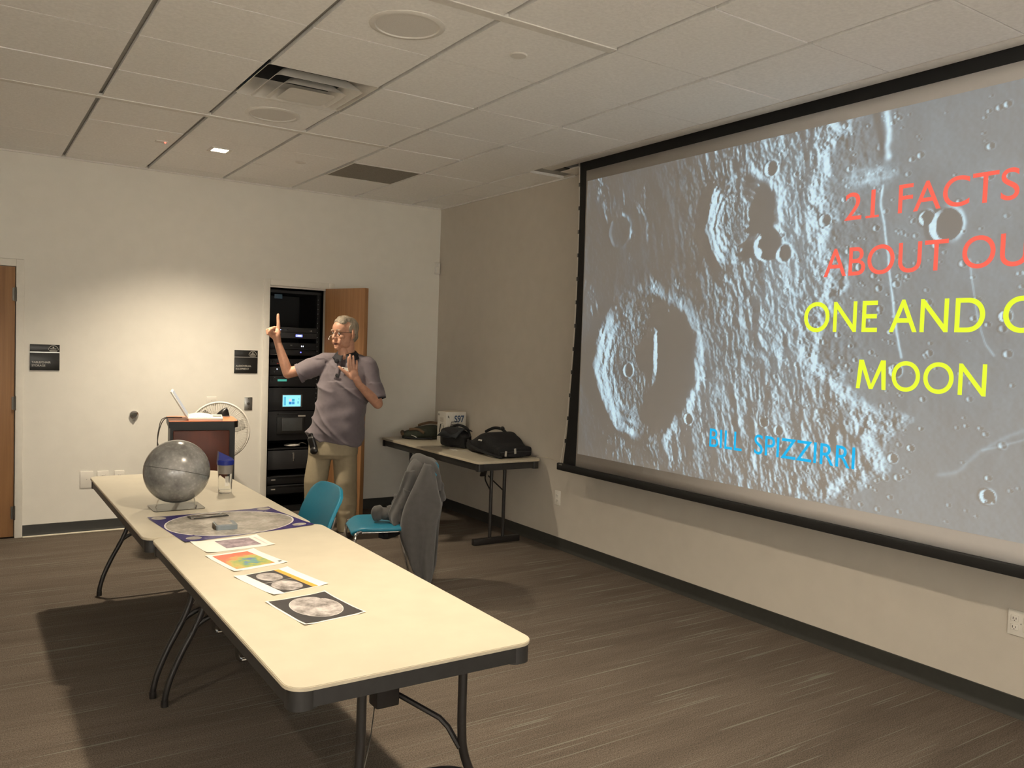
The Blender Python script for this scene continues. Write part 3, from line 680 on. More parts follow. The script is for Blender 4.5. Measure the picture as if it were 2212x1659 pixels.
# ------------------------------------------------------------------ teal chairs (local: front towards -x)
def teal_chair(label, loc, rz):
    c = thing('stacking_chair', label, 'chair', loc, rz, 'teal plastic chairs by the beige tables')
    # seat: thick shell with a waterfall front
    rows = []
    for i in range(15):
        u = i / 14; x = -.235 + .45 * u; row = []
        hw = .225 - .02 * (abs(u - .45) * 2) ** 3
        if i < 4: hw -= (.055, .028, .012, .004)[i]
        for j in range(17):
            v = -1 + 2 * j / 16; z = .452 - .016 * (1 - v * v) * math.sin(PI * min(1, u * 1.1)) - (.05 * max(0, .22 - u) ** 2 / .0484) + .030 * max(0, u - .75) / .25
            z -= .012 * abs(v) ** 6
            row.append((x, hw * v, z))
        rows.append(row)
    b = MB(); b.grid(rows); s = b.build('seat', 'teal', c, ang=60); md = s.modifiers.new('t', 'SOLIDIFY'); md.thickness = .026; md.offset = -1
    md = s.modifiers.new('b', 'BEVEL'); md.width = .009; md.segments = 3; md.limit_method = 'ANGLE'; bake(s); s.data.polygons.foreach_set('use_smooth', [True] * len(s.data.polygons))
    # back: a curved panel with round upper corners, leaning back
    rows = []
    for i in range(15):
        u = i / 14; z = .50 + .33 * u; row = []
        hw = .212 + .012 * math.sin(PI * u) - (.0 if u < .85 else .045 * ((u - .85) / .15) ** 2)
        if i == 0: hw -= .03
        for j in range(15):
            v = -1 + 2 * j / 14; zz = z - .004 * abs(v) ** 2 * u ** 2 - .014 * abs(v) ** 10 * u ** 2
            x = .205 + .115 * u ** 1.3 + .026 * (1 - v * v) - .012 * math.sin(PI * u)
            row.append((x, hw * v, zz))
        rows.append(row)
    b = MB(); b.grid(rows); s = b.build('backrest', 'teal', c, ang=60); md = s.modifiers.new('t', 'SOLIDIFY'); md.thickness = .02; md.offset = 0
    md = s.modifiers.new('b', 'BEVEL'); md.width = .008; md.segments = 3; md.limit_method = 'ANGLE'; bake(s); s.data.polygons.foreach_set('use_smooth', [True] * len(s.data.polygons))
    for sy in (-1, 1):
        y = sy * .232; yi = sy * .195
        b = MB(); b.tube([(-.17, yi, .415), (-.20, yi + sy * .02, .405), (-.215, y, .37), (-.235, y, .12), (-.238, y, .045), (-.222, y, .016), (-.18, y, .011), (.10, y, .011), (.20, y, .011), (.222, y, .022), (.215, y, .06), (.13, y, .36), (.10, y - sy * .02, .405), (.07, yi, .415)], .0105, seg=10, n=6)
        b.build('sled_leg', 'chrome', c)
        b = MB(); b.tube([(-.17, yi, .414), (.08, yi, .414), (.17, yi, .425), (.212, yi, .46), (.235, yi, .55), (.275, yi * .97, .68)], .0095, seg=10, n=6); b.build('back_upright', 'chrome', c)
        b = MB(); b.b2((-.10, y - .013, 0), (-.02, y + .013, .012), .003); b.build('glide', 'black', c); b = MB(); b.b2((.10, y - .013, 0), (.17, y + .013, .012), .003); b.build('glide', 'black', c)
    b = MB(); b.cyl((-.12, -.195, .414), (-.12, .195, .414), .009); b.build('stretcher', 'chrome', c); b = MB(); b.cyl((.05, -.195, .414), (.05, .195, .414), .009); b.build('stretcher', 'chrome', c)
    return c
CH1 = teal_chair('teal plastic chair pushed under the beige tables, its bare backrest showing', (-2.665, -3.135, 0), 0)
CH2 = dup(CH1, (-1.705, -2.47, 0), math.radians(-16), label='teal plastic chair standing clear of the tables with a grey jacket over its back')

# ------------------------------------------------------------------ things on the beige tables
gl = thing('moon_globe', 'large grey moon globe on the farther beige table', 'globe', (-3.125, -2.99, .757))
MT['moonglobe'] = moon_mat('moon_globe_print', (0.12, 0.118, 0.112), (0.25, 0.245, 0.235), 9.0, .22, coat=.4)
b = MB(); b.ell((0, 0, .166), .163, u=64, v=40); b.build('sphere', 'moonglobe', gl)
b = MB(); q = Matrix.Rotation(math.radians(13), 3, 'Y') @ Matrix.Rotation(math.radians(-8), 3, 'X')
b.tube([Vector((0, 0, .166)) + q @ Vector((.1632 * math.cos(t), .1632 * math.sin(t), 0)) for t in [2 * PI * k / 60 for k in range(60)]], .0011, seg=6, closed=True, n=0); b.build('seam', 'skirt', gl)
st = thing('globe_stand', 'clear acrylic ring stand under the grey moon globe', 'stand', (-3.125, -2.99, TH))
b = MB(); b.lathe([(.098, .0), (.102, .0), (.086, .048), (.0835, .048), (.098, .003)], seg=48); b.build('flared_ring', 'acrylic', st)
b = MB(); b.prism(rrect(-.125, -.10, .125, .10, .02), 0.0, .003); b.build('base_plate', 'acrylic', st)

cup = thing('tumbler', 'clear plastic tumbler with blue flip lid on the farther beige table', 'tumbler', (-2.797, -2.675, TH))
b = MB(); b.lathe([(0, .0), (.034, 0), (.036, .003), (.0435, .165), (.0415, .166), (.034, .022), (0, .022)], seg=40); b.build('outer_wall', 'acrylic', cup)
MT['sleeve'] = mat('grey_liner', (.38, .34, .31), .25)
b = MB(); b.lathe([(.0385, .112), (.0405, .163), (.0395, .163), (.0375, .112)], seg=40); b.build('liner', 'sleeve', cup)
b = MB(); b.b2((-.010, -.0385, .045), (.010, -.0372, .10)); b.build('printed_mark', 'paper', cup)
b = MB(); b.lathe([(0, .163), (.046, .163), (.047, .168), (.047, .186), (.044, .19), (0, .19)], seg=40); lid = b.build('lid', 'blueLid', cup)
b = MB(); vs = b.prism([(-.044, -.018), (.040, -.018), (.040, .018), (-.044, .018)], .188, .20, [(-.040, -.014), (.036, -.014), (.036, .014), (-.040, .014)])
for v in vs:
    if v.co.z > .195: v.co.z = .240 - (v.co.x + .04) * .60 if v.co.x < 0 else .200
b.build('sip_spout', 'blueLid', lid)

# poster of the moon with blue corners, across the joint of the two tables
def sheet(name, label, corners, build, cat='printed sheet', group=None, z=TH, up=.0008):
    """corners: far-left, far-right, near-right, near-left on the table; build paints in unit coordinates (u right, v away)"""
    fl, fr, nr, nl = [Vector((x, y, 0)) for x, y in corners]
    c = (fl + fr + nr + nl) / 4
    def P(u, v, h=0.0):
        p = (nl * (1 - u) + nr * u) * (1 - v) + (fl * (1 - u) + fr * u) * v; q = p - c
        curl = .004 * max(0, abs(u - .5) - .35) / .15 * max(0, abs(v - .5) - .3) / .2
        return (q.x, q.y, up + h + curl)
    b = MB(); b.mi = 0; N = 12
    b.grid([[P(i / N, j / N) for j in range(N + 1)] for i in range(N + 1)])
    mats = build(b, P)
    o = b.build(name, mats, None, smooth=False, recalc=False)
    for p in o.data.polygons:
        if p.normal.z < 0: p.flip()
    o.location = (c.x, c.y, z); return tag(o, label, cat, group)
def rect(b, P, u0, v0, u1, v1, h, mi, N=4):
    b.mi = mi; b.grid([[P(u0 + (u1 - u0) * i / N, v0 + (v1 - v0) * j / N, h) for j in range(N + 1)] for i in range(N + 1)])
def disk(b, P, u, v, ru, rv, h, mi, N=40, a0=0, a1=2 * PI):
    b.mi = mi
    for rr0, rr1 in ((0, .5), (.5, 1)):
        for k in range(N):
            t0 = a0 + (a1 - a0) * k / N; t1 = a0 + (a1 - a0) * (k + 1) / N
            pts = [P(u + ru * r * math.cos(t), v + rv * r * math.sin(t), h) for r, t in ((rr0, t0), (rr1, t0), (rr1, t1), (rr0, t1))]
            b.face(pts if rr0 else pts[1:])
NAVY = mat('poster_blue', (.030, .022, .13), .22, var=.1); MOONP = moon_mat('printed_moon', (.22, .20, .175), (.46, .43, .38), 9, .25)
MOONS = moon_mat('printed_full_moon', (.14, .125, .12), (.60, .56, .55), 13, .25, crater=False); RIM = mat('print_pale', (.62, .58, .56), .3)
DKG = mat('print_dark_grey', (.050, .048, .05), .3); ORG = mat('print_orange', (.75, .36, .07), .3); PUR = moon_mat('print_purple_grey', (.13, .09, .12), (.45, .36, .40), 22, .3, crater=False)
def poster(b, P):
    disk(b, P, .5, .5, .478, .478, .0003, 1); 
    for u, v in ((.91, .10), (.09, .10), (.93, .93), (.07, .93)): disk(b, P, u, v, .055, .055, .0003, 2)
    disk(b, P, .5, .5, .490, .490, .00015, 3)
    return [NAVY, MOONP, MOONP, RIM]
sheet('moon_poster', 'big moon map poster with dark blue corners across the joint of the beige tables', [(-3.305, -3.215), (-2.705, -3.185), (-2.637, -3.69), (-3.255, -3.80)], poster, 'poster')
def sh1(b, P):
    rect(b, P, .32, .18, .84, .86, .0003, 1); rect(b, P, .90, .15, .93, .85, .0003, 2); return ['paper', PUR, RIM]
sheet('printed_sheet', 'white sheet with a small purple-grey picture, next to the big moon poster', [(-3.235, -3.80), (-2.945, -3.785), (-2.925, -3.995), (-3.215, -4.02)], sh1, group='printed sheets on the nearest table')
def topo():
    mm = bpy.data.materials.new('relief_map_print'); mm.use_nodes = True; nt = mm.node_tree; bb = nt.nodes['Principled BSDF']; bb.inputs['Roughness'].default_value = .3; L = nt.links.new
    tc = nt.nodes.new('ShaderNodeTexCoord'); mp = nt.nodes.new('ShaderNodeMapping'); mp.inputs['Location'].default_value = (-.02, -.0, 0); L(tc.outputs['Object'], mp.inputs['Vector'])
    n = nt.nodes.new('ShaderNodeTexNoise'); n.inputs['Scale'].default_value = 28; n.inputs['Detail'].default_value = 6; L(tc.outputs['Object'], n.inputs['Vector'])
    sub = nt.nodes.new('ShaderNodeVectorMath'); sub.operation = 'LENGTH'; L(mp.outputs['Vector'], sub.inputs[0])
    sx = nt.nodes.new('ShaderNodeSeparateXYZ'); L(tc.outputs['Object'], sx.inputs[0])
    a1 = nt.nodes.new('ShaderNodeMath'); a1.operation = 'MULTIPLY_ADD'; a1.inputs[1].default_value = 5.2; L(sub.outputs['Value'], a1.inputs[0])
    a2 = nt.nodes.new('ShaderNodeMath'); a2.operation = 'MULTIPLY_ADD'; a2.inputs[1].default_value = 2.6; L(sx.outputs['Y'], a2.inputs[0]); L(n.outputs['Fac'], a2.inputs[2]); L(a2.outputs[0], a1.inputs[2])
    rp = nt.nodes.new('ShaderNodeValToRGB'); el = rp.color_ramp.elements
    el[0].position = .52; el[0].color = (.14, .16, .38, 1); el[1].position = 1.0; el[1].color = (.58, .15, .09, 1)
    for p, c in ((.60, (.12, .30, .26, 1)), (.68, (.30, .36, .10, 1)), (.80, (.45, .40, .12, 1)), (.90, (.58, .25, .10, 1))):
        e = el.new(p); e.color = c
    mm2 = nt.nodes.new('ShaderNodeMath'); mm2.operation = 'MULTIPLY_ADD'; mm2.inputs[1].default_value = .78; mm2.inputs[2].default_value = .13; L(a1.outputs[0], mm2.inputs[0])
    L(mm2.outputs[0], rp.inputs['Fac']); L(rp.outputs['Color'], bb.inputs['Base Color']); return mm
TOPO = topo()
def sh2(b, P):
    rect(b, P, .10, .10, .82, .93, .0003, 1); rect(b, P, .90, .10, .96, .16, .0003, 2); return ['paper', TOPO, DKG]
sheet('printed_sheet', 'white sheet with a rainbow coloured relief map', [(-3.235, -4.065), (-3.03, -4.03), (-2.972, -4.30), (-3.195, -4.345)], sh2, group='printed sheets on the nearest table')
def sh3(b, P):
    rect(b, P, .20, .02, .72, .98, .0003, 1); rect(b, P, .72, .02, .82, .98, .0003, 2)
    disk(b, P, .46, .73, .20, .20, .0005, 3); disk(b, P, .44, .27, .235, .22, .0005, 3); rect(b, P, .20, .495, .72, .505, .0005, 4); return ['paper', DKG, ORG, MOONS, RIM]
sheet('printed_sheet', 'white sheet with an orange stripe beside two moon pictures', [(-3.215, -4.41), (-2.998, -4.37), (-2.94, -4.655), (-3.157, -4.70)], sh3, group='printed sheets on the nearest table')
def sh4(b, P):
    rect(b, P, .035, .03, .975, .975, .0003, 1); disk(b, P, .53, .52, .365, .40, .00045, 3); disk(b, P, .53, .52, .355, .39, .0006, 2); return ['paper', DKG, MOONS, RIM]
sheet('printed_sheet', 'dark grey sheet with one full moon, nearest the viewer', [(-3.205, -4.76), (-2.985, -4.735), (-2.95, -5.015), (-3.168, -5.045)], sh4, group='printed sheets on the nearest table')
# small display block and clear sign holder on the poster
pl = thing('specimen_block', 'small blue-grey display block lying on the big moon poster', 'display block', (-3.03, -3.575, TH + .0015), math.radians(-4))
b = MB(); b.prism(rrect(-.048, -.055, .048, .055, .012), 0, .020); b.build('clear_block', mat('tinted_acrylic', (.16, .19, .21), .15), pl)
b = MB(); b.prism(rrect(-.040, -.03, .03, .048, .010), .0202, .0212); b.build('specimen', MOONP, pl)
b = MB(); b.b2((-.05, -.03, .0), (-.047, .04, .018)); b.build('dark_edge', mat('brown_edge', (.07, .05, .02), .4), pl)
ho = thing('sign_holder', 'clear flat acrylic holder lying on the far edge of the big moon poster', 'sign holder', (-3.035, -3.30, TH + .0015), math.radians(4))
b = MB(); b.b2((-.095, -.035, 0), (.085, .035, .006), .002); b.build('clear_plate', 'acrylic', ho)
b = MB(); b.b2((-.085, -.036, .0), (.085, -.0352, .006)); b.b2((-.0955, -.03, .0), (-.0945, .03, .006)); b.build('dark_edge', 'skirt', ho)
# ------------------------------------------------------------------ things on the walls
def door_sign(label, x, z, lines):
    t = thing('room_sign', label, 'sign', (x, 0, z), 0, 'black room signs by the doors')
    b = MB(); b.b2((0, -.008, -.205), (.205, 0, -.066), .0015); b.build('lower_plate', 'signblk', t)
    b = MB(); b.b2((0, -.008, -.058), (.205, 0, 0), .0015); b.build('upper_plate', 'signblk', t)
    b = MB(); b.b2((0, -.006, -.067), (.205, 0, -.057)); b.build('divider', 'steel', t)
    for k, s in enumerate(lines): text_mesh('lettering', s, .0215, 'signtxt', t, (.012, -.0084, -.148 - .026 * k), (1, 0, 0), (0, 0, 1), bold=.0004)
    b = MB()      # emblem: an arch over a small figure and a band of lines
    b.tube([(.161 + .034 * math.cos(a), -.009, -.042 + .034 * math.sin(a)) for a in [PI * k / 16 for k in range(17)]], .0022, seg=6, n=0)
    b.ell((.161, -.009, -.022), (.0065, .0015, .0065)); b.b2((.140, -.0095, -.037), (.182, -.008, -.030), .001)
    for k in range(3): b.b2((.132 + .002 * k, -.0092, -.0465 - .004 * k), (.190 - .002 * k, -.008, -.0445 - .004 * k))
    b.build('emblem', 'signtxt', t)
MT['signblk'] = mat('sign_black', (.012, .012, .011), .35); MT['signtxt'] = mat('sign_pale_print', (.42, .40, .36), .4)
door_sign('black TABLE/CHAIR STORAGE sign by the left door', -3.608, 1.523, ['TABLE/CHAIR', 'STORAGE'])
door_sign('black AUDIOVISUAL EQUIPMENT sign by the open closet', -2.036, 1.519, ['AUDIOVISUAL', 'EQUIPMENT'])
kp = thing('key_switch', 'grey steel key switch plate on the back wall by the open closet', 'switch', (-1.905, 0, 1.04))
b = MB(); b.b2((-.035, -.006, -.058), (.035, 0, .058), .002); b.build('plate', 'steel', kp)
b = MB(); b.cyl((0, -.014, 0), (0, -.005, 0), .012, seg=24); b.b2((-.001, -.0145, -.006), (.001, -.0138, .006)); b.build('key_barrel', 'bronze', kp)
for z in (-.045, .045): 
    b = MB(); b.cyl((0, -.0075, z), (0, -.005, z), .003, seg=10); b.build('screw', 'bronze', kp)
kn = thing('wall_key_lock', 'round chrome key lock on the back wall left of the lectern', 'lock', (-2.851, 0, .955))
R90 = Matrix.Rotation(PI / 2, 3, 'X')
b = MB(); b.lathe([(0, .028), (.020, .028), (.034, .016), (.037, 0), (0, 0)], rot=R90, seg=36); b.build('rose', 'chrome', kn)
b = MB(); b.lathe([(.0, .030), (.013, .030), (.016, .027), (.013, .024)], rot=R90, seg=28); b.build('lock_core', 'bronze', kn)
b = MB(); b.ell((0, -.012, -.036), (.012, .010, .018)); b.build('lock_tongue', 'steel', kn)
def outlet(label, x, y, z, nrm, wd=.072, ht=.118, kind='duplex', group='white wall outlet plates'):
    t = thing('wall_outlet', label, 'outlet', (x, y, z), 0 if nrm == 'back' else -PI / 2, group)
    b = MB(); b.b2((-wd / 2, -.007, -ht / 2), (wd / 2, 0, ht / 2), .0025); b.build('cover_plate', 'whitepl', t)
    if kind != 'blank':
        xs = (0,) if wd < .1 else (-.028, .028)
        for xx in xs:
            for zz in (-.02, .02):
                b = MB(); b.b2((xx - .017, -.0095, zz - .014), (xx + .017, -.006, zz + .014), .003); r = b.build('receptacle', 'whitepl', t)
                b = MB(); b.b2((xx - .008, -.0099, zz - .005), (xx - .0055, -.0094, zz + .006)); b.b2((xx + .0055, -.0099, zz - .004), (xx + .008, -.0094, zz + .005)); b.cyl((xx, -.0099, zz - .009), (xx, -.0094, zz - .009), .0022, seg=8); b.build('slots', 'black', r)
    b = MB(); b.cyl((0, -.0085, .0), (0, -.0068, .0), .003, seg=10); b.build('screw', 'steel', t)
    return t
outlet('blank white wall plate, leftmost of three low on the back wall', -3.20, 0, .432, 'back', .095, .135, 'blank')
outlet('white wall outlet low on the back wall, middle of three', -3.08, 0, .436, 'back', .085, .12)
outlet('white wall outlet low on the back wall, rightmost of three', -2.957, 0, .434, 'back', .075, .118)
outlet('pale blank wall plate above the white fan', -2.225, 0, 1.07, 'back', .085, .07, 'blank')
outlet('white outlet on the right wall below the left end of the screen', 0, -2.135, .414, 'right')
outlet('double white outlet low on the right wall at the picture edge', 0, -5.69, .435, 'right', .118, .118)
ms = thing('motion_sensor', 'small white wall sensor in the room corner', 'sensor', (-.036, 0, 2.40))
b = MB(); b.b2((-.026, -.035, -.06), (.026, 0, .06), .008, 3); b.build('housing', 'white', ms)
b = MB(); b.b2((-.017, -.037, -.045), (.017, -.033, .012), .004); b.build('lens_window', 'whitepl', ms)
b = MB(); b.b2((-.018, -.0362, .022), (.018, -.0345, .044)); b.build('vent_band', 'gridl', ms)

# ------------------------------------------------------------------ lectern, laptop, fan
LA = math.radians(-9)
le = thing('lectern', 'cherry and black lectern carrying a white laptop near the back wall', 'lectern', (-2.56, -.93, 0), LA)
hw = .205; dp = .225
b = MB(); o = [(-hw, -dp), (hw + .045, -dp), (hw + .072, -dp + .03), (hw + .08, -dp + .08), (hw + .08, dp - .05), (hw + .06, dp), (-hw, dp)]
b.prism(o, .952, .998); b.build('top_edge', 'black', le)
b = MB(); b.prism([(x * .985, y * .975) for x, y in o], .9985, 1.002); b.build('top_surface', 'cherrytop', le)
b = MB(); b.b2((-hw + .012, -dp + .03, .06), (hw + .055, dp - .03, .952)); b.build('carcass', 'black', le)
b = MB(); b.b2((-hw + .032, -dp + .022, .52), (hw + .015, -dp + .033, .932), .008); b.build('front_panel', 'cherry', le)
b = MB(); b.b2((-hw + .032, -dp + .022, .10), (hw + .015, -dp + .033, .50), .008); b.build('front_panel', 'cherry', le)
for sx in (-hw + .04, hw + .03):
    for sy in (-dp + .06, dp - .06):
        b = MB(); b.cyl((sx - .012, sy, .03), (sx + .012, sy, .03), .03, seg=20); b.b2((sx - .016, sy - .016, .03), (sx + .016, sy + .016, .062)); b.build('caster', 'black', le)
lp = thing('laptop', 'open white laptop seen edge-on on the lectern', 'laptop', (-2.520, -1.02, 1.002), LA + math.radians(-4))
b = MB(); b.b2((-.115, -.12, 0), (.125, .20, .022), .004); b.build('base', 'whitepl', lp)
b = MB()
for i in range(5):
    for j in range(13): b.b2((-.085 + .026 * i, -.098 + .0215 * j, .022), (-.062 + .026 * i, -.0795 + .0215 * j, .0245))
b.build('keyboard', 'paper', lp)
b = MB(); b.b2((.055, -.01, .022), (.115, .09, .0226)); b.build('touchpad', 'steel', lp)
q = Matrix.Rotation(math.radians(-31), 3, 'Y')
b = MB(); vs = b.b2((-.013, -.12, 0), (.0, .20, .235), .004); b.xf(Matrix.Translation((-.113, 0, .018)) @ q.to_4x4()); ld = b.build('lid', 'whitepl', lp)
b = MB(); b.b2((.0002, -.105, .018), (.0012, .185, .222)); b.xf(Matrix.Translation((-.113, 0, .018)) @ q.to_4x4()); b.build('display', mat('laptop_display', (.02, .02, .03), .2, emit=(.45, .52, .6), estr=.5), ld)
b = MB(); b.tube([(-2.655, -.88, 1.008), (-2.72, -.90, 1.01), (-2.785, -.93, 1.006), (-2.822, -.95, .95), (-2.842, -.965, .86), (-2.842, -.965, .78), (-2.825, -.96, .66), (-2.82, -.95, .4), (-2.80, -.93, .012), (-2.76, -.88, .012)], .0035, seg=8)
tag(b.build('laptop_cable', 'bronze'), 'thin outer cable looping down the left side of the lectern', 'cable', 'cables off the lectern')
b = MB(); b.tube([(-2.66, -.85, 1.006), (-2.73, -.87, 1.01), (-2.80, -.90, 1.000), (-2.826, -.915, .93), (-2.835, -.92, .84), (-2.815, -.92, .74), (-2.80, -.91, .5), (-2.79, -.88, .012), (-2.72, -.80, .012)], .003, seg=8)
tag(b.build('laptop_cable', 'bronze'), 'thin inner cable hanging close to the left side of the lectern', 'cable', 'cables off the lectern')
pp = MB(); N = 10
pp.grid([[(-.10 + .21 * i / N, -.06 + .12 * j / N, .001 + .022 * (i / N) * (1 - i / N) * 4 * (.4 + .6 * j / N)) for j in range(N + 1)] for i in range(N + 1)])
o = pp.build('loose_papers', 'paper', solid=.0012); o.location = (-2.50, -.745, 1.003); o.rotation_euler = (0, 0, LA); tag(o, 'curled white papers behind the laptop on the lectern', 'papers')
hp = thing('headset_case', 'small black domed case on the right of the lectern top', 'case', (-2.335, -.80, 1.0025), LA)
b = MB(); rows = []
for i in range(11):
    u = i / 10; x = -.052 + .104 * u; h = .066 * (1 - (1 - u) ** 2.2) * (1 if u < .8 else 1 - .9 * ((u - .8) / .2) ** 1.5) + .008; w_ = .036 * math.sin(PI * min(.93, max(.08, u * .85 + .1)))
    rows.append([(x, w_ * math.cos(PI * k / 10), max(0, h * math.sin(PI * k / 10))) for k in range(11)])
V = b.grid(rows); b.bm.faces.new(V[0]); b.bm.faces.new(V[-1][::-1]); b.build('shell', 'leather', hp)
b = MB(); b.b2((-.05, -.040, 0), (.052, .040, .006), .002); b.build('sole', 'steel', hp)

fan = thing('pedestal_fan', 'white round pedestal fan behind the lectern', 'fan', (-2.235, -.33, 0), math.radians(-14))
FZ = .838; FR = .248
b = MB(); b.lathe([(0, .05), (.03, .045), (.17, .022), (.19, .012), (.19, 0), (0, 0)]); b.build('base', 'whitepl', fan)
b = MB(); b.cyl((0, 0, .04), (0, 0, .60), .018); b.tube([(0, 0, .60), (0, .03, .70), (0, .10, .79), (0, .11, FZ)], .017); b.build('pole', 'whitepl', fan)
RF = Matrix.Rotation(PI / 2, 3, 'X')
b = MB(); b.lathe([(0, -.19), (.05, -.185), (.068, -.15), (.070, -.07), (.05, -.055), (0, -.055)], c=(0, 0, FZ), rot=RF); b.build('motor', 'whitepl', fan)
b = MB()
b.lathe([(FR - .020, .0), (FR - .008, .012), (FR, .004), (FR, -.020), (FR - .012, -.024), (FR - .020, -.012), (FR - .020, .0)], c=(0, 0, FZ), rot=RF, seg=72); b.build('outer_ring', 'whitepl', fan)
b = MB()
for k in range(90):
    a = 2 * PI * k / 90
    b.tube([(r * math.cos(a + (FR - r) * .9), -d, FZ + r * math.sin(a + (FR - r) * .9)) for r, d in ((.062, .052), (.12, .050), (.19, .036), (FR - .015, .006))], .0013, seg=4, n=2)
for r, d in ((.062, .052), (.115, .050), (.175, .040)): b.tube([(r * math.cos(t), -d, FZ + r * math.sin(t)) for t in [2 * PI * k / 48 for k in range(48)]], .0018, seg=6, closed=True, n=0)
b.lathe([(0, .060), (.045, .058), (.062, .052), (.060, .046), (0, .046)], c=(0, 0, FZ), rot=RF); b.build('front_grille', 'whitepl', fan)
b = MB()
for k in range(60):
    a = 2 * PI * k / 60
    b.tube([(r * math.cos(a), d, FZ + r * math.sin(a)) for r, d in ((.065, .10), (.15, .10), (.225, .065), (FR - .012, .018))], .0013, seg=4, n=2)
for r, d in ((.15, .10), (.225, .065)): b.tube([(r * math.cos(t), d, FZ + r * math.sin(t)) for t in [2 * PI * k / 48 for k in range(48)]], .0025, seg=6, closed=True, n=0)
b.build('rear_grille', 'whitepl', fan)
MT['bladepl'] = mat('translucent_blade', (.62, .60, .55), .3)
for k in range(3):
    b = MB(); a0 = 2 * PI * k / 3 + .3; rows = []
    for i in range(8):
        r = .035 + .175 * i / 7; row = []
        for j in range(7):
            t = a0 + (-.45 + .9 * j / 6) * (.5 + .5 * math.sin(PI * min(1, .25 + i / 9)))
            row.append((r * math.cos(t), .02 - .035 * (j / 6 - .5), FZ + r * math.sin(t)))
        rows.append(row)
    b.grid(rows); b.build('blade', 'bladepl', fan, solid=.002)

# ------------------------------------------------------------------ audiovisual rack in the closet
RXc = -1.452; RY = .15
rk = thing('equipment_rack', 'tall black equipment rack inside the open closet', 'equipment rack', (RXc, RY, 0))
MT['rackmetal'] = mat('rack_black_metal', (.005, .005, .0055), .5)
for s in (-1, 1):
    b = MB(); b.b2((s * .2413 - .016, 0.002, .05), (s * .2413 + .016, .04, 2.06), .001)
    b.build('front_rail', 'rackmetal', rk)
    b = MB()
    for k in range(44): b.cyl((s * .2335, -.001, .1 + .0445 * k), (s * .2335, .003, .1 + .0445 * k), .0035, seg=8)
    b.build('rail_screws', 'steel', rk)
    b = MB(); b.b2((s * .262 - .004, .02, .02), (s * .262 + .004, .62, 2.07)); b.build('side_panel', 'rackmetal', rk)
b = MB(); b.b2((-.266, 0, 2.06), (.266, .62, 2.085)); b.b2((-.266, 0, 0), (.266, .62, .05)); b.b2((-.258, .60, .05), (.258, .615, 2.06)); b.build('frame', 'rackmetal', rk)
b = MB(); b.b2((-.19, -.004, 2.005), (-.115, .0, 2.045), .002); b.build('blue_label', mat('blue_plate', (.05, .10, .16), .4), rk)
def rack_unit(name, label, z0, z1, cat, x0=-.222, x1=.222, m='rackgrey', depth=.35, front=-.004):
    t = thing(name, label, cat, (RXc, RY, z0), 0, 'devices in the closet rack'); h = z1 - z0
    b = MB(); b.b2((x0, 0.0, 0.001), (x1, depth, h - .001)); b.build('chassis', 'rackmetal', t)
    b = MB(); b.b2((x0, front, .001), (x1, 0.0, h - .001), .001); b.build('front_panel', m, t); return t
def led(t, x, z, col, s=.004, st=6, wd=None, ht=None, name='indicator_light', y=-.006):
    b = MB(); b.b2((x - (wd or s) / 2, y, z - (ht or s) / 2), (x + (wd or s) / 2, y + .003, z + (ht or s) / 2), .0005)
    key = 'lit_%d_%d_%d_%d' % (*[int(c * 100) for c in col], int(st * 10))
    mm = bpy.data.materials.get(key) or mat(key, (.02, .02, .02), .3, var=0, emit=col, estr=st)
    return b.build(name, mm, t)
def knob(t, x, z, r=.009, m='black'):
    b = MB(); b.cyl((x, -.020, z), (x, -.003, z), r * .9, r, seg=18); return b.build('knob', m, t)
u = rack_unit('rack_player', 'grey rack device with a round knob, topmost in the closet rack', 1.695, 1.742, 'rack device', m='rackgrey2'); knob(u, -.06, .024, .007); led(u, -.125, .022, (.4, .5, 1), .006, 4); 
b = MB(); b.b2((.155, -.0055, .016), (.165, -.003, .022)); b.b2((.170, -.0055, .014), (.176, -.003, .026)); b.build('switches', 'signtxt', u)
u = rack_unit('rack_receiver', 'dark rack device with a glowing blue display, second from the top of the closet rack', 1.640, 1.693, 'rack device', m='rackgrey2'); led(u, .052, .026, (.22, .25, 1.0), 0, 2.2, .064, .022, 'display'); led(u, .055, .027, (.75, .78, 1.0), 0, 2.0, .034, .008, 'display_characters', -.0075); led(u, -.13, .02, (.6, .65, 1), .007, 3); knob(u, .12, .026, .008)
u = rack_unit('rack_processor', 'black rack device showing two white lights on a shelf in the closet rack', 1.538, 1.598, 'rack device'); led(u, .078, .03, (.8, .85, 1), .006, 6, .005, .010); led(u, .094, .03, (.8, .85, 1), .006, 6, .005, .010); 
b = MB(); b.b2((-.03, -.0055, .036), (-.012, -.0035, .041)); b.build('badge', 'signtxt', u)
b = MB(); b.tube([(-.222, -.006, .004), (-.10, -.03, .004), (0, -.036, .004), (.10, -.03, .004), (.222, -.006, .004)], .004, seg=8); b.build('shelf_lip', 'rackgrey2', u)
u = rack_unit('rack_media_box', 'black rack device with a single deep blue light in the closet rack', 1.480, 1.534, 'rack device'); led(u, .072, .03, (.12, .12, 1.0), .011, 3)
b = MB(); b.b2((-.215, -.006, .004), (-.10, -.0035, .007)); b.build('trim_line', 'signtxt', u)
u = rack_unit('rack_mixer', 'black rack mixer with small red lights and grey buttons in the closet rack', 1.385, 1.445, 'rack device')
for k in range(5): knob(u, -.19 + .022 * k, .034, .006, 'rackgrey2')
led(u, -.145, .018, (.8, .06, .03), .004, .8, .016, .003); led(u, -.118, .018, (.8, .06, .03), .004, .6, .010, .003)
u = rack_unit('rack_switcher', 'black rack device with one bright blue-white light in the closet rack', 1.292, 1.372, 'rack device'); led(u, -.150, .058, (.55, .70, 1), .007, 8); led(u, -.175, .03, (.3, .3, .25), .004, 1)
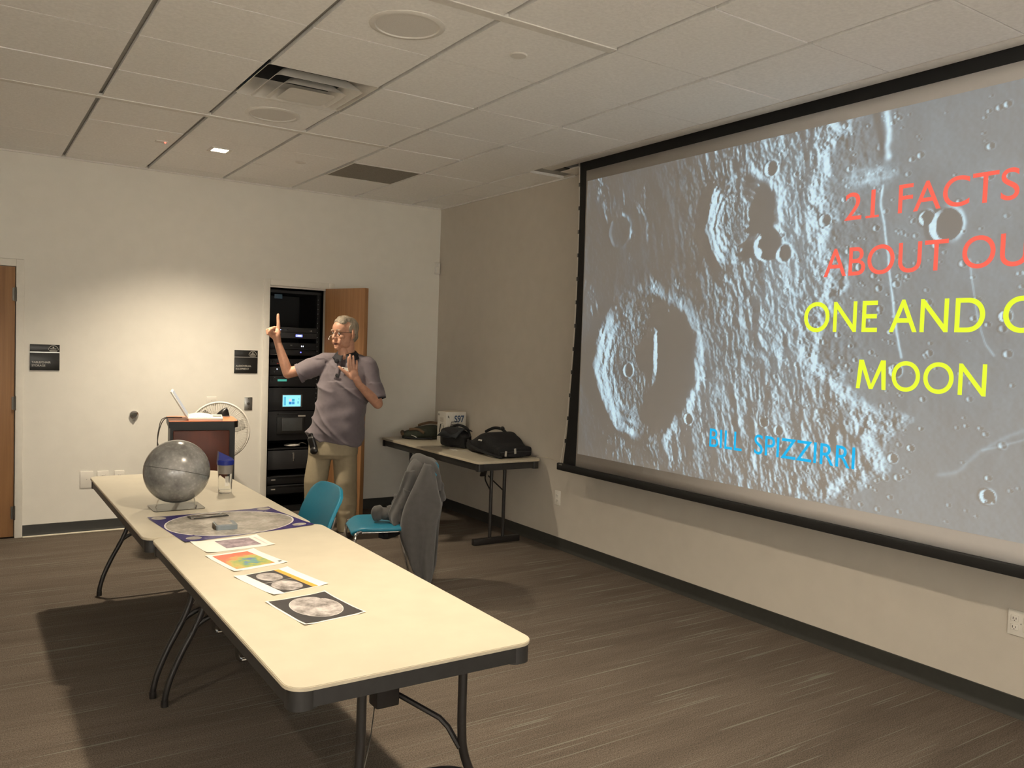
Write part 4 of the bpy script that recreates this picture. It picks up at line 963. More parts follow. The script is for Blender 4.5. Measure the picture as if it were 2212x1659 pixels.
u = rack_unit('rack_amplifier', 'black rack amplifier with a green display above the touch panel', 1.185, 1.288, 'rack device'); led(u, -.100, .060, (.08, .50, .38), 0, .8, .086, .020, 'display'); 
b = MB(); b.b2((.025, -.0055, .066), (.135, -.0038, .070)); b.b2((-.215, -.0055, .012), (-.14, -.0038, .016)); b.build('printed_line', 'rackgrey2', u); led(u, -.17, .088, (.5, .5, .4), .003, 1)
tp = rack_unit('touch_panel', 'rack panel with a bright cyan touch screen in the closet', .960, 1.175, 'touch panel', m='rackgrey', depth=.06)
MT['tpbezel'] = mat('touch_bezel', (.12, .12, .12), .4)
b = MB(); b.b2((-.098, -.009, .032), (.096, -.004, .150), .002); bz = b.build('bezel', 'tpbezel', tp)
led(tp, -.006, .092, (.28, .78, .95), 0, 1.15, .172, .106, 'screen', -.0105)
for dx, dz, c in ((-.013, .014, (.75, .66, .75)), (.016, .014, (.05, .42, .62)), (-.013, -.014, (.02, .22, .62)), (.016, -.014, (.05, .30, .66))): led(tp, -.008 + dx, .085 + dz, c, 0, 1.0, .025, .024, 'screen_button', -.0118)
led(tp, -.072, .090, (.10, .50, .72), 0, 1, .020, .080, 'screen_menu', -.0118); led(tp, .062, .110, (.10, .45, .6), 0, 1, .006, .010, 'screen_mark', -.0118); led(tp, .055, .077, (.10, .45, .6), 0, 1, .012, .022, 'screen_mark', -.0118)
mo = rack_unit('rack_monitor_drawer', 'rack drawer with a switched-off grey monitor below the touch panel', .680, .955, 'monitor', depth=.3)
b = MB(); b.b2((-.145, -.020, .062), (.115, -.004, .222), .006); b.build('monitor_body', 'black', mo)
b = MB(); b.b2((-.098, -.0215, .090), (.098, -.0198, .212), .001); b.build('monitor_screen', mat('dead_screen', (.060, .064, .066), .25), mo)
b = MB(); b.tube([(-.135, -.004, .248), (-.135, -.028, .252), (.045, -.028, .252), (.045, -.004, .248)], .004, seg=8, n=0); b.build('pull_bar', 'rackgrey2', mo)
b = MB(); b.b2((.06, -.007, .222), (.132, -.004, .235)); b.build('pale_label', 'signtxt', mo)
sf = rack_unit('rack_shelf', 'black open shelf holding a pale flat device in the closet rack', .592, .608, 'shelf', depth=.4)
rt = thing('network_box', 'pale flat oval device on the open rack shelf', 'router', (RXc + .03, RY + .06, .609))
b = MB(); b.ell((0, 0, .016), (.078, .055, .015)); b.build('casing', 'whitepl', rt)
b = MB(); b.tube([(.06, .02, .016), (.09, .0, .035), (.12, -.01, .03), (.15, .03, .012)], .004); b.build('lead', 'signtxt', rt)
dw = rack_unit('rack_lock_drawer', 'deep grey-black rack drawer with keys hanging in its lock', .405, .585, 'drawer', m='rackgrey2')
b = MB(); b.cyl((.02, -.010, .15), (.02, -.003, .15), .009); b.build('lock', 'steel', dw)
b = MB(); b.b2((.013, -.018, .10), (.027, -.0165, .145), .003); b.b2((.018, -.014, .075), (.024, -.0125, .12)); b.build('key', 'steel', dw)
for k, (za, zb, n) in enumerate(((.265, .345, 'upper'), (.175, .258, 'lower'))):
    u = rack_unit('rack_storage_drawer', 'black rack drawer with a small pale badge, %s of the two at the rack foot' % n, za, zb, 'drawer')
    b = MB(); b.b2((-.185, -.006, .040), (-.145, -.0035, .050)); b.build('badge', 'signtxt', u)
    b = MB(); b.b2((-.222, -.014, zb - za - .012), (.222, -.003, zb - za - .004), .003); b.build('pull_lip', 'rackgrey2', u)

# ------------------------------------------------------------------ things on the narrow table
Z3 = T3H
bx = thing('carton', 'white carton with blue and black print, standing among the dark bags', 'box', (-.263, -.705, Z3), 0)
MT['carton'] = mat('white_carton', (.62, .60, .55), .5); MT['cartonside'] = mat('carton_warm_side', (.60, .54, .44), .5)
BW, BD, BH = .215, .17, .285
b = MB(); b.b2((0, 0, 0), (BW, BD, BH), .002); b.build('box_body', 'carton', bx)
b = MB(); b.b2((.003, .003, BH), (BW - .003, BD / 2 - .001, BH + .0015)); b.b2((.003, BD / 2 + .001, BH), (BW - .003, BD - .003, BH + .0015)); b.build('top_flaps', 'cartonside', bx)
BLU = mat('print_blue', (.03, .07, .16), .5); PK = mat('print_black', (.015, .015, .015), .5); PG = mat('print_grey', (.10, .10, .10), .5)
text_mesh('printed_title', 'S97', .088, BLU, bx, (.088, -.0006, .190), (1, 0, 0), (0, 0, 1), bold=.002, xs=.82)
b = MB(); b.b2((.045, -.001, .06), (.135, -.0002, .155), .0003); b.build('printed_picture', PG, bx)
b = MB(); b.tube([(.052, -.0006, .155), (.056, -.0006, .192), (.126, -.0006, .196), (.128, -.0006, .155)], .003, seg=6, n=0)
for k in range(4): b.ell((.066 + .018 * k, -.0006, .166), (.006, .0006, .006))
b.b2((.045, -.0012, .06), (.062, -.0004, .155)); b.build('printed_outline', PK, bx)
b = MB(); b.b2((.018, -.0008, .232), (.026, -.0002, .252)); b.b2((.03, -.0008, .226), (.034, -.0002, .244)); b.build('printed_logo', PK, bx)
b = MB()
b.box((-.0005, .115, .125), (.0008, .018, .085), (.25, 0, 0)); b.box((-.0005, .05, .14), (.0008, .008, .04), (-.3, 0, 0)); b.tube([(-.0005, .05, .15), (-.0005, .06, .175), (-.0005, .085, .17), (-.0005, .09, .13), (-.0005, .07, .10)], .001, seg=5)
for k in range(2): b.b2((-.0008, .13 + .014 * k, .245), (-.0002, .138 + .014 * k, .262))
b.build('side_picture', PK, bx)
b = MB()
for k in range(7): b.b2((-.0007, .05, .19 + .006 * k), (-.0002, .13 - .008 * (k % 3), .1925 + .006 * k))
for k in range(4): b.b2((-.0007, .03, .03 + .007 * k), (-.0002, .14 - .01 * (k % 2), .0325 + .007 * k))
b.build('side_print', mat('print_pale_grey', (.30, .27, .22), .5), bx)

def lump(name, mats, parent, rows_fn, nu=22, nv=20, seed=0, amp=.006):
    b = MB(); rows = []
    for i in range(nu):
        row = []
        for j in range(nv):
            p = Vector(rows_fn(i / (nu - 1), 2 * PI * j / nv)); p += Vector((noise.noise(p * 14 + Vector((seed, 0, 0))), noise.noise(p * 14 + Vector((0, seed, 3))), noise.noise(p * 12 + Vector((5, 0, seed))))) * amp
            p.z = max(p.z, .001); row.append(p)
        rows.append(row)
    V = b.grid(rows, closed_v=True); b.bm.faces.new(V[0]); b.bm.faces.new(V[-1][::-1])
    o = b.build(name, mats, parent, ang=60); md = o.modifiers.new('s', 'SUBSURF'); md.levels = 1; md.render_levels = 1; bake(o); o.data.polygons.foreach_set('use_smooth', [True] * len(o.data.polygons)); return o
def sq(t, e):
    c, s = math.cos(t), math.sin(t); return (math.copysign(abs(c) ** e, c), math.copysign(abs(s) ** e, s))
# green and brown backpack, lying down
bp = thing('backpack', 'olive green and brown backpack lying by the white carton', 'backpack', (-.34, -.33, Z3), math.radians(-28))
MT['olive'] = mat('olive_nylon', (.022, .026, .016), .8, var=.3, scale=40, bump=.3, bscale=260); MT['tan'] = mat('brown_nylon', (.085, .050, .025), .8, var=.2)
def f_bp(u, t):
    x = -.17 + .36 * u; c, s = sq(t, .6); e = math.sin(PI * min(1, max(0, u * .92 + .04))) ** .35
    h = .075 + .085 * u; return (x, c * .13 * e, h / 2 * (1 + s * 1.0) * (e ** .5))
lump('pack_body', 'olive', bp, f_bp, seed=2, amp=.012)
b = MB(); b.tube([(-.165, -.10, .05), (-.172, 0, .062), (-.165, .10, .05)], .016, seg=8); b.build('front_band', 'tan', bp)
b = MB(); b.tube([(-.10, -.09, .095), (-.02, -.115, .10), (.04, -.135, .07)], .014, seg=8); b.tube([(-.02, -.02, .13), (.08, -.03, .16), (.17, -.06, .16)], .012, seg=8); b.build('trim_strap', 'tan', bp)
b = MB(); b.tube([(-.08, -.135, .045), (-.05, -.142, .035), (-.03, -.145, .025)], .004, seg=6); b.build('pull_tab', 'signtxt', bp)
b = MB(); b.tube([(-.14, -.135, .02), (0, -.15, .015), (.12, -.145, .02)], .009, seg=8); b.build('side_strap', 'blackfab', bp)
# big black bag
bg = thing('black_backpack', 'bulky black backpack at the near end of the narrow table', 'backpack', (-.235, -1.52, Z3 + .001), math.radians(0))
def f_bg(u, t):
    y = -.33 + .66 * u; c, s = sq(t, .5); e = math.sin(PI * min(.985, max(.015, u))) ** .22
    h = .095 + .10 * math.exp(-((u - .42) / .26) ** 2); return (c * (.185 - .02 * u) * e, y, h / 2 * (1 + s) * e ** .4)
lump('bag_body', 'blackfab', bg, f_bg, 26, 22, seed=5, amp=.014)
b = MB(); b.b2((-.165, -.325, .006), (.17, -.24, .088), .022, 3); b.build('front_pocket', 'blackfab', bg)
b = MB(); b.tube([(-.150, -.326, .05), (-.10, -.328, .051), (0, -.328, .052), (.10, -.328, .051), (.150, -.326, .05)], .004, seg=6); b.build('zip', 'rackgrey2', bg)
b = MB(); b.tube([(.05, -.12, .165), (.06, -.02, .205), (.05, .10, .205), (.03, .2, .165)], .013, seg=8); b.build('carry_handle', 'blackfab', bg)
b = MB(); b.ell((.055, -.03, .214), (.018, .022, .018)); b.build('buckle', 'black', bg)
b = MB(); b.tube([(-.16, .18, .10), (-.195, .05, .06), (-.19, -.12, .035), (-.175, -.25, .02), (-.15, -.345, .01)], .011, seg=8); b.build('shoulder_strap', 'blackfab', bg)
for p, r in (((-.10, -.330, .038), .1), ((-.012, -.335, .058), -.1)):
    b = MB(); b.box(p, (.020, .004, .045), (0, r, 0), .002); b.build('metal_buckle', 'signtxt', bg)
b = MB(); b.box((-.185, -.06, .125), (.004, .055, .014), (0, .5, 0), .001); b.build('sewn_badge', 'signtxt', bg)
cb = thing('black_shoulder_bag', 'small black shoulder bag with a dark blue-grey flap beside the carton', 'bag', (-.335, -1.02, Z3), math.radians(12))
def f_cb(u, t):
    y = -.17 + .34 * u; c, s = sq(t, .55); e = math.sin(PI * min(.98, max(.02, u))) ** .25; h = .14 + .05 * u
    return (c * .085 * e, y, h / 2 * (1 + s) * e ** .4)
lump('bag_body', 'blackfab', cb, f_cb, 18, 18, seed=9, amp=.010)
b = MB(); rows = []
for i in range(9):
    u = i / 8; rows.append([(-.118 + .20 * u + .01 * math.sin(5 * v), -.13 + .24 * v, .125 + .045 * math.sin(PI * u * .8) - .03 * (1 - u) ** 2 + .006 * math.sin(9 * v + 4 * u)) for v in [k / 8 for k in range(9)]])
b.grid(rows); b.build('flap', mat('slate_flap', (.018, .021, .025), .85, bump=.3, bscale=260), cb, solid=.006)
b = MB(); b.tube([(.03, -.16, .10), (.05, -.09, .172), (.05, .05, .190), (.03, .15, .12)], .012, seg=8); b.build('strap', 'blackfab', cb)
b = MB(); b.tube([(-.43, -1.09, Z3 + .002), (-.47, -1.16, Z3 + .003), (-.44, -1.23, Z3 + .002), (-.50, -1.20, Z3 + .003), (-.475, -1.28, Z3 + .002), (-.42, -1.34, Z3 + .003), (-.40, -1.43, Z3 + .003)], .0022, seg=6)
tag(b.build('thin_cable', 'signtxt'), 'thin pale cable curled in front of the black bags', 'cable')
b = MB(); b.tube([(-.03, -1.86, Z3 + .003), (-.004, -1.98, .722), (-.004, -2.15, .708), (-.006, -2.34, .70), (-.06, -2.42, .71), (-.17, -2.44, .72)], .0028, seg=6)
tag(b.build('wall_cable', 'cartonside'), 'thin beige cable along the right wall from table to screen bar', 'cable')
# ------------------------------------------------------------------ the speaker: local x = to the right in the photo, local y = away from the viewer
PA = math.atan2(-.55307, .83313)
pe = thing('person', 'grey-haired man in glasses and mauve polo shirt pointing one finger up', 'person', (-1.44, -1.10, 0), PA)
def HD(p, c=(-.012, .0, 1.693), yaw=math.radians(-37), k=1.07):
    """head space (face towards -y, metres) to body space"""
    q = Matrix.Rotation(yaw, 3, 'Z') @ Matrix.Rotation(math.radians(3), 3, 'X'); return Vector(c) + q @ (Vector(p) * k)
HQ = Matrix.Rotation(math.radians(-37), 3, 'Z') @ Matrix.Rotation(math.radians(3), 3, 'X')
def hell(b, c, r, rot=None, u=24, v=16):
    R = HQ @ (Euler(rot).to_matrix() if rot else Matrix.Identity(3)); b.ell(HD(c), [x * 1.07 for x in r], R, u, v)
def hcone(b, p0, r0, p1, r1): b.cone(HD(p0), r0 * 1.07, HD(p1), r1 * 1.07)
WR = Vector((-.533, -.085, 1.600)); WL = Vector((.155, -.215, 1.290))
b = MB()
hell(b, (0, .018, .036), (.0765, .097, .088)); hell(b, (0, -.022, -.040), (.060, .071, .084)); hell(b, (0, -.040, .040), (.064, .058, .060))
hell(b, (0, -.074, -.106), (.026, .022, .019)); hell(b, (.040, -.020, -.078), (.018, .045, .030)); hell(b, (-.040, -.020, -.078), (.018, .045, .030))
hell(b, (.026, -.086, .022), (.026, .012, .009), (0, .12, -.2)); hell(b, (-.026, -.086, .022), (.026, .012, .009), (0, -.12, .2))
hcone(b, (0, -.091, .010), .0095, (0, -.113, -.030), .0125); hell(b, (.011, -.102, -.034), (.008, .012, .008)); hell(b, (-.011, -.102, -.034), (.008, .012, .008))
for s in (-1, 1):
    hell(b, (s * .041, -.064, -.022), (.022, .022, .020)); hell(b, (s * .030, -.080, -.062), (.016, .014, .022))
    hell(b, (s * .083, .012, -.006), (.009, .020, .033), (0.15, 0, s * .45)); hell(b, (s * .076, .006, -.034), (.007, .010, .012))
hell(b, (0, -.094, -.066), (.023, .010, .0055)); hell(b, (0, -.090, -.087), (.021, .010, .0065)); hell(b, (0, -.085, -.096), (.028, .010, .010))
NB = Vector((.005, .035, 1.50))
b.cone(HD((0, .022, -.075)), .060, NB, .062); b.cone(HD((0, -.03, -.10)), .034, (-.012, -.015, 1.515), .048)
# torso core, kept under the clothes
b.cone((-.09, .05, 1.45), .075, (.10, .05, 1.43), .075); b.ell((-.005, .04, 1.28), (.155, .095, .20)); b.ell((-.06, .04, 1.02), (.155, .10, .20)); b.ell((-.085, .04, .88), (.155, .105, .13))
for hx, kx, ax in ((-.165, -.222, -.245), (.0, .022, .042)):
    b.cone((hx, .04, .84), .075, (kx, .015, .47), .052); b.cone((kx, .015, .47), .052, (ax, .035, .10), .038)
# arms
SR = Vector((-.165, .03, 1.455)); ER = Vector((-.462, -.02, 1.352)); SL = Vector((.165, .03, 1.44)); EL = Vector((.275, -.015, 1.128))
b.cone(SR, .058, ER, .043); b.cone(ER, .043, ER.lerp(WR, .35), .041); b.cone(ER.lerp(WR, .35), .041, WR, .0285)
b.cone(SL, .056, EL, .042); b.cone(EL, .042, EL.lerp(WL, .35), .041); b.cone(EL.lerp(WL, .35), .041, WL, .0285)
def chain(pts, r0, r1):
    n = len(pts) - 1
    for i in range(n): b.cone(pts[i], r0 + (r1 - r0) * i / n, pts[i + 1], r0 + (r1 - r0) * (i + 1) / n, 12)
# raised hand: palm, index finger up, the others curled over with the thumb across
PR = Vector((-.545, -.10, 1.665))
b.cone(WR, .029, (-.543, -.095, 1.655), .034); b.ell((-.545, -.100, 1.672), (.039, .022, .046), (0, -.10, -.35))
b.cone((-.528, -.095, 1.68), .021, (-.526, -.096, 1.712), .0145)
chain([Vector(p) for p in ((-.526, -.096, 1.708), (-.527, -.098, 1.757), (-.530, -.099, 1.795), (-.531, -.098, 1.822))], .0158, .0112)
for k, (x, y) in enumerate(((-.550, -.105), (-.572, -.103), (-.590, -.098))):
    z = 1.714 - .007 * k; r = .0120 - .0008 * k
    chain([Vector(p) for p in ((x, y + .008, z - .03), (x - .004, y - .004, z + .006), (x - .016, y - .038, z - .002), (x - .010, y - .040, z - .034), (x + .004, y - .020, z - .038))], r + .001, r - .001)
chain([Vector(p) for p in ((-.553, -.098, 1.632), (-.575, -.125, 1.655), (-.580, -.150, 1.685), (-.563, -.156, 1.706))], .0165, .0105)
# lower hand: palm towards the left, fingers up, thumb out to the side
b.cone(WL, .029, (.136, -.232, 1.335), .031); b.ell((.118, -.245, 1.372), (.036, .022, .048), (.15, -.22, .30)); b.ell((.10, -.25, 1.355), (.022, .020, .032), (0, -.5, 0))
chain([Vector(p) for p in ((.088, -.257, 1.398), (.079, -.268, 1.440), (.078, -.272, 1.470), (.077, -.270, 1.502))], .0118, .0086)
chain([Vector(p) for p in ((.101, -.251, 1.408), (.093, -.262, 1.456), (.090, -.265, 1.490), (.087, -.262, 1.522))], .0120, .0088)
chain([Vector(p) for p in ((.118, -.243, 1.405), (.114, -.250, 1.452), (.112, -.252, 1.484), (.110, -.249, 1.512))], .0116, .0086)
chain([Vector(p) for p in ((.136, -.234, 1.392), (.138, -.238, 1.430), (.138, -.240, 1.455), (.136, -.238, 1.478))], .0104, .0080)
chain([Vector(p) for p in ((.092, -.248, 1.350), (.060, -.262, 1.380), (.030, -.270, 1.405), (.006, -.272, 1.426))], .0170, .0100)
body = blob(b, 'body', 'skin', pe, .0040, 2)

# hair
b = MB(); hell(b, (0, .032, .044), (.0785, .089, .084)); hell(b, (0, .060, -.012), (.066, .050, .066)); hell(b, (0, -.030, .090), (.060, .046, .030)); hell(b, (0.014, -.052, .080), (.046, .026, .020)); hell(b, (-.02, -.046, .082), (.034, .026, .020)); hell(b, (0, -.004, .100), (.062, .062, .036))
for s in (-1, 1): hell(b, (s * .0730, -.004, .030), (.007, .018, .030)); hell(b, (s * .066, .046, .006), (.013, .028, .046))
def hairy(p, n): 
    return .0035 * noise.noise(Vector((p.x * 60, p.y * 60, p.z * 24))) + .003 * noise.noise(p * 34)
blob(b, 'hair', 'hair', pe, .005, 2, hairy)
for s in (-1, 1):
    b = MB(); b.ell(HD((s * .0315, -.0835, .000)), (.0108, .0108, .0085)); e = b.build('eye', 'eye', pe)
    b = MB(); b.ell(HD((s * .0325, -.0915, .000)), (.0050, .0050, .0050)); b.build('iris', 'iris', e)
    b = MB(); b.tube([HD(p) for p in ((s * .014, -.0985, .024), (s * .032, -.099, .030), (s * .050, -.088, .024))], .0035, seg=6); b.build('eyebrow', 'hair', pe)
b = MB(); hell(b, (0, -.0965, -.0765), (.018, .006, .0065)); b.build('mouth', 'mouth', pe)
# spectacles
gs_ = MB()
for s in (-1, 1):
    loop = [HD((s * .034 + .024 * math.copysign(abs(math.cos(t)) ** .7, math.cos(t)), -.104 + .010 * abs(math.cos(t)) * (1 if math.cos(t) * s > 0 else 0), -.002 + .0175 * math.copysign(abs(math.sin(t)) ** .8, math.sin(t)))) for t in [2 * PI * k / 28 for k in range(28)]]
    gs_.tube(loop, .0014, seg=6, closed=True, n=0)
    gs_.tube([HD(p) for p in ((s * .058, -.094, .006), (s * .072, -.082, .007), (s * .082, -.03, .006), (s * .084, .012, .006), (s * .082, .035, -.012))], .0019, seg=6)
gs_.tube([HD(p) for p in ((-.010, -.106, .003), (0, -.110, .006), (.010, -.106, .003))], .0014, seg=6)
G_ = gs_.build('glasses', mat('dark_wire_frame', (.05, .035, .025), .3, metal=.6), pe)
# headset microphone: thin boom by the cheek
b = MB(); b.tube([HD(p) for p in ((-.088, .02, .012), (-.090, -.03, -.01), (-.088, -.07, -.02), (-.082, -.085, -.040))], .0013, seg=6); b.ell(HD((-.081, -.087, -.044)), .005)
b.build('headset_microphone', 'whitepl', pe)

# polo shirt
b = MB()
def ering(zc, xc, yc, rx, ry): return (zc, xc, yc, rx, ry)
secs = [(.800, -.078, .035, .222, .150), (.86, -.080, .030, .226, .160), (.95, -.060, .025, .218, .163), (1.05, -.036, .022, .208, .158), (1.16, -.022, .022, .205, .150), (1.27, -.012, .025, .206, .142), (1.36, -.004, .030, .202, .130), (1.43, .002, .036, .182, .112), (1.475, .004, .040, .145, .090), (1.505, .004, .042, .095, .070)]
rows = []
for z, x, y, rx, ry in secs:
    tilt = (.030 if z < .9 else 0)
    row = []
    for k in range(36):
        c, s_ = sq(2 * PI * k / 36, .85); zz = z - tilt * c * (1 if z < .83 else .6) 
        row.append((x + rx * c, y + ry * s_, zz))
    rows.append(row)
V = b.grid(rows, closed_v=True); b.bm.faces.new(V[0]); b.bm.faces.new(V[-1][::-1])
# shoulders and sleeves
b.cone((-.10, .04, 1.475), .058, (-.175, .03, 1.462), .070); b.cone((.10, .04, 1.470), .058, (.172, .03, 1.432), .072)
b.cyl((-.165, .03, 1.452), (-.372, -.003, 1.362), .080, .079, 24); b.cyl((-.34, .002, 1.375), (-.378, -.004, 1.352), .080, .080, 24)
b.cyl((.172, .03, 1.445), (.268, -.002, 1.172), .074, .069, 24); b.ell((.17, .03, 1.44), .074)
def folds(p, n):
    if p.z > 1.48: return 0
    a = noise.noise(Vector((p.x * 9 + p.z * 5, p.y * 5, p.z * 3.2 - p.x * 3)))
    c = noise.noise(Vector((p.x * 5 - p.z * 9, p.y * 6 + 4, p.z * 8)))
    amp = .017 if p.z < 1.25 else .011
    q = 1 - abs(noise.noise(Vector((p.x * 6 + p.z * 6.5, p.y * 3, p.z * 2.4 - 2.0))) * 2)
    return amp * (a * .9 + .5 * c) + ((.016 * max(0, q) ** 3) if p.z < 1.3 else .008 * max(0, q) ** 3) - .004
blob(b, 'polo_shirt', 'shirt', pe, .0065, 4, folds)
sh_ = [o for o in pe.children if o.name.startswith('polo_shirt')][0]
# hem bands of the sleeves, collar and placket
MT['cuff'] = mat('dark_knit_band', (.07, .058, .064), .85)
def ring(name, m, c, d, r0, r1, h, th=.004, parent=sh_):
    d = Vector(d).normalized(); R = d.to_track_quat('Z', 'Y').to_matrix(); b = MB(); b.lathe([(r0, 0), (r1, h), (r1 - th, h), (r0 - th, 0), (r0, 0)], c=c, rot=R, seg=36); return b.build(name, m, parent)
ring('sleeve_band', 'shirt', (-.362, -.0015, 1.3605), (-.207, -.033, -.090), .0815, .0815, .022, .012)
ring('sleeve_band', 'collar', (.2655, -.001, 1.180), (.096, -.032, -.273), .0705, .0705, .022, .012)
b = MB(); rows = []
for i in range(8):
    u = i / 7; row = []
    for k in range(41):
        t = PI / 2 - (PI - .16) + (2 * PI - .32) * k / 40; op = abs(k - 20) / 20          # op: 0 at the nape, 1 at the open front
        rx = .070 + .046 * u; ry = .066 + .036 * u
        z = 1.562 - .040 * op ** 1.4 - (.046 + .020 * op ** 5) * u ** 1.15
        row.append((.004 + rx * math.cos(t), .034 + ry * math.sin(t) - (.020 + .022 * u) * op ** 3, z))
    rows.append(row)
b.grid(rows); b.build('collar', 'collar', sh_, solid=.005, ang=70)
b = MB(); rows = []
for i in range(9):
    u = i / 8; z = 1.487 - .165 * u; y = -.062 - .047 * min(1, u * 1.3) ** .8 ; x = -.028 - .022 * u
    rows.append([(x - .020, y + .004, z), (x, y - .005, z), (x + .020, y + .006, z)])
b.grid(rows); b.build('placket', 'shirt', sh_, solid=.004, ang=70)
b = MB(); b.ell((-.052, -.094, 1.468), (.019, .008, .020)); b.build('collar_tip', 'collar', sh_)
b = MB(); b.prism([(-.008, -.024), (.056, -.024), (.056, .024), (-.008, .024)], 0, .004); b.xf(Matrix.Translation((.000, -.116, 1.408)) @ Matrix.Rotation(math.radians(8), 4, 'Y') @ Matrix.Rotation(PI / 2, 4, 'X') @ Matrix.Scale(.55, 4, (0, 1, 0))); nb = b.build('name_badge', 'whitepl', pe)
b = MB(); b.ell((.008, -.121, 1.409), (.008, .001, .0065)); b.build('badge_mark', 'black', nb)
b = MB(); b.box((-.040, -.120, 1.352), (.030, .008, .026), (0, .35, 0), .003); b.build('clip_microphone', 'black', pe)

# trousers and shoes
b = MB()
rows = []
for z, x, y, rx, ry in ((.93, -.072, .035, .185, .135), (.86, -.080, .035, .196, .142), (.78, -.086, .035, .204, .145), (.70, -.092, .035, .206, .142), (.665, -.095, .035, .190, .120)):
    rows.append([(x + rx * sq(2 * PI * k / 32, .85)[0], y + ry * sq(2 * PI * k / 32, .85)[1], z) for k in range(32)])
V = b.grid(rows, closed_v=True); b.bm.faces.new(V[0]); b.bm.faces.new(V[-1][::-1])
for pts in (((-.188, .035, .76, .104), (-.205, .025, .62, .101), (-.223, .012, .47, .094), (-.235, .03, .28, .085), (-.243, .038, .075, .080)), ((.004, .035, .76, .106), (.014, .028, .62, .102), (.026, .010, .47, .092), (.034, .022, .28, .084), (.040, .030, .060, .082))):
    rows = []
    for x, y, z, r in pts: rows.append([(x + r * math.cos(t), y + r * 1.02 * math.sin(t), z) for t in [2 * PI * k / 28 for k in range(28)]])
    V = b.grid(rows, closed_v=True); b.bm.faces.new(V[0]); b.bm.faces.new(V[-1][::-1])
def tfold(p, n):
    low = max(0, 1 - p.z / .45)
    return .008 * noise.noise(Vector((p.x * 8, p.y * 8, p.z * 5))) + low * .011 * noise.noise(Vector((p.x * 9, p.y * 9 + 3, p.z * 22))) - .003
blob(b, 'trousers', 'khaki', pe, .0068, 4, tfold)
for ax, ay, rz in ((-.243, .03, -.75), (.040, .022, -.45)):
    b = MB(); rows = []
    for i in range(15):
        u = i / 14; y = .075 - .285 * u; w_ = .042 * (math.sin(PI * min(.97, max(.06, u))) ** .35) * (1 + .16 * math.sin(PI * (u - .2))); h = .075 * (1 - .55 * sm(.25, .8, np.float64(u))) * (1 if .04 < u < .95 else .75)
        rows.append([(w_ * sq(2 * PI * k / 18, .8)[0], y, .004 + float(h) * .5 * (1 + sq(2 * PI * k / 18, .8)[1])) for k in range(18)])
    V = b.grid(rows, closed_v=True); b.bm.faces.new(V[0]); b.bm.faces.new(V[-1][::-1])
    b.xf(Matrix.Translation((ax, ay, 0)) @ Matrix.Rotation(rz, 4, 'Z')); b.build('shoe', mat('brown_shoe', (.06, .045, .035), .5) if ax < 0 else bpy.data.materials['brown_shoe'], pe, ang=60)
# pouch hanging from the belt
b = MB(); b.box((-.218, -.138, .790), (.062, .036, .125), (.10, -.28, -.35), .014, 3); b.ell((-.205, -.152, .742), (.036, .022, .030), (0, -.28, -.35)); b.box((-.238, -.124, .852), (.046, .022, .06), (.10, -.28, -.35), .008)
blob(b, 'belt_pouch', 'leather', pe, .006, 3)

# ------------------------------------------------------------------ jacket over the clear chair's backrest
jk = thing('jacket', 'grey fleece jacket draped over the back of the clear teal chair', 'jacket', (-1.42, -2.53, 0), PA)
JZ = [.03, .087, .143, .20, .28, .357, .42, .50, .54, .61, .67, .72, .786, .82, .84, .856]
JL = [.02, -.075, -.10, -.125, -.160, -.180, -.178, -.172, -.172, -.172, -.160, -.150, -.132, -.115, -.10, -.07]
JR = [.055, .068, .078, .082, .085, .088, .092, .102, .110, .112, .102, .092, .076, .066, .05, .01]
JD = [.02, .06, .09, .11, .135, .15, .165, .18, .185, .195, .198, .198, .190, .175, .14, .06]
b = MB(); rows = []; NZj = 60; NT = 96
for i in range(NZj):
    z = .03 + .826 * i / (NZj - 1); l, r, dpt = [float(np.interp(z, JZ, q)) for q in (JL, JR, JD)]; row = []
    low = max(0.0, min(1.0, (.84 - z) / .35))
    for k in range(NT):
        t = 2 * PI * k / NT; c, s_ = math.cos(t), math.sin(t)
        w1 = math.sin(6 * t + 5 * z + 1.3 * math.sin(4 * z)); w2 = math.sin(11 * t - 9 * z)
        f_ = 1 + low * (.10 * w1 + .045 * w2) + .05 * noise.noise(Vector((c * 2.4, s_ * 2.4, z * 5)))
        x = (l + r) / 2 + (r - l) / 2 * c * (1 + (f_ - 1) * (.25 if abs(c) > .8 else .8)); y = .01 + dpt * s_ * f_
        row.append((x, y, z + .012 * math.sin(3 * t + 1) * (1 if i < 6 else 0)))
    rows.append(row)
V = b.grid(rows, closed_v=True); b.bm.faces.new(V[-1][::-1]); b.build('hanging_body', 'jacket', jk, solid=.006, ang=80)
def panel(name, LB, RB, y0, bulge, fold, m='jacket', n=34, nv=20, seed=0.0):
    Lp = smooth_path([(x, 0, z) for x, z in LB], 8); Rp = smooth_path([(x, 0, z) for x, z in RB], 8)
    b = MB(); rows = []
    for i in range(n):
        u = i / (n - 1); pl_ = Lp[int(u * (len(Lp) - 1))]; pr_ = Rp[int(u * (len(Rp) - 1))]; row = []
        for k in range(nv):
            v = k / (nv - 1); p = pl_.lerp(pr_, v)
            y = y0(u) - bulge * math.sin(PI * v) ** .6 - fold * (.3 + u) * math.sin(2.6 * PI * v + 2.2 * u + seed) * math.sin(PI * v) ** .4 + .012 * noise.noise(Vector((p.x * 11 + seed, 2, p.z * 5)))
            row.append((p.x, y, p.z))
        rows.append(row)
    b.grid(rows); return b.build(name, m, jk, solid=.007, ang=80)
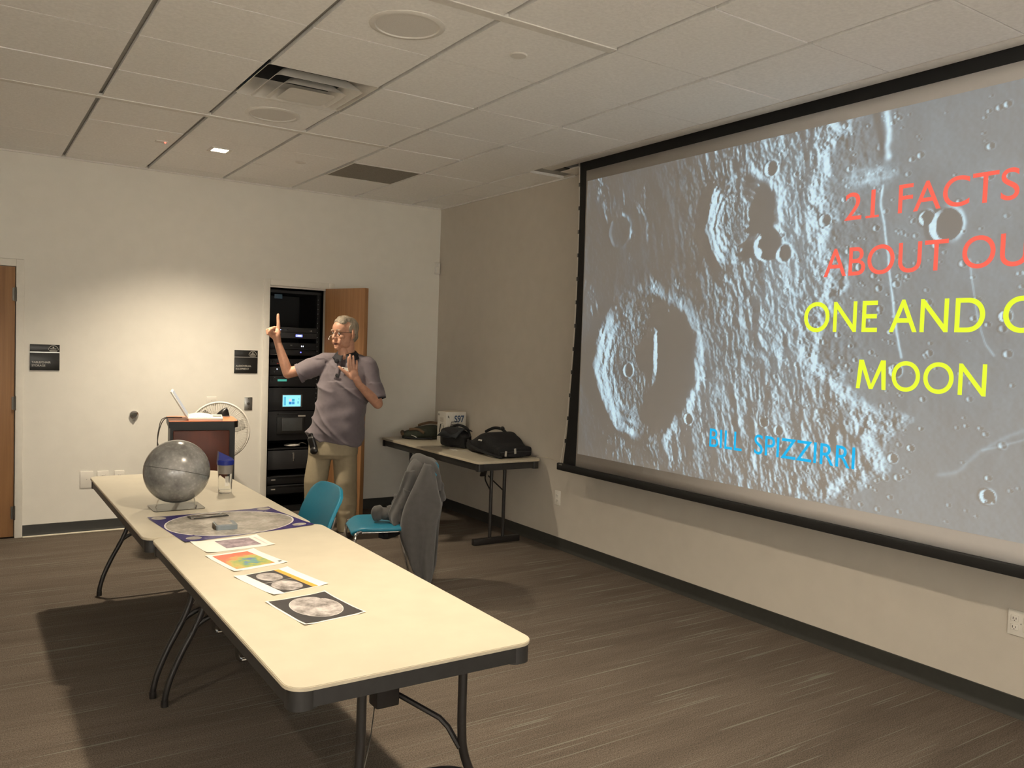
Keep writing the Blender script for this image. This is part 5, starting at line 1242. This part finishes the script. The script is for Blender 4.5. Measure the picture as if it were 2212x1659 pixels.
panel('front_panel', [(.0, .845), (-.05, .72), (-.115, .56), (-.135, .42), (-.112, .33), (-.078, .26), (-.062, .19), (-.01, .10), (.035, .035)],
      [(.052, .836), (.082, .76), (.106, .67), (.126, .60), (.124, .545), (.108, .50), (.098, .42), (.090, .28), (.083, .14), (.074, .087), (.06, .03)], lambda u: -.160 - .085 * min(1, u * 6) - .03 * math.sin(PI * u), .042, .024)
panel('side_flap', [(-.128, .78), (-.165, .66), (-.205, .56), (-.225, .50), (-.205, .45)], [(-.03, .80), (-.07, .67), (-.112, .55), (-.13, .48), (-.135, .43)], lambda u: -.13 - .08 * u, .030, .020, n=26, seed=2.0)
# collar roll along the top of the backrest
b = MB(); b.tube([(-.115, .12, .80), (-.10, .10, .832), (-.07, .03, .853), (-.03, -.06, .856), (.01, -.13, .847), (.056, -.175, .822), (.088, -.19, .75), (.094, -.185, .67)], lambda t: .020 + .012 * math.sin(PI * t), seg=14); b.build('collar_fold', 'jacket', jk)
# sleeve lying forward on the seat, and the one hanging at the right with an open cuff
def sleeve(name, pts, r, sx=1.0, cap=False):
    P = smooth_path(pts, 8); b = MB()
    b.tube(pts, lambda t: r * (.92 + .14 * math.sin(t * 15 + 1) - .10 * t + .05 * math.sin(t * 41)), seg=20, n=8, cap=cap)
    for v in b.bm.verts: v.co += Vector((noise.noise(v.co * 17), noise.noise(v.co * 17 + Vector((3, 1, 2))), noise.noise(v.co * 15 + Vector((7, 4, 2))) * .7)) * .012
    o = b.build(name, 'jacket', jk, solid=.006, ang=80); return o
sleeve('sleeve', [(-.150, -.12, .60), (-.185, -.13, .535), (-.225, -.135, .497), (-.280, -.14, .497), (-.335, -.145, .494)], .049, cap=True)
sleeve('sleeve', [(-.10, -.17, .66), (-.128, -.185, .58), (-.150, -.195, .52), (-.158, -.20, .460)], .031)
sleeve('sleeve', [(.055, -.10, .78), (.085, -.12, .71), (.108, -.12, .655), (.122, -.115, .59)], .030)
b = MB(); b.grid([[(-.30 + .17 * i / 6, -.10 + .05 * math.sin(i), .415 - (.12 * j / 5) * (.25 + .75 * (1 - abs(i - 1.5) / 5))) for j in range(6)] for i in range(7)]); b.build('dark_lining', 'blackfab', jk, solid=.006)
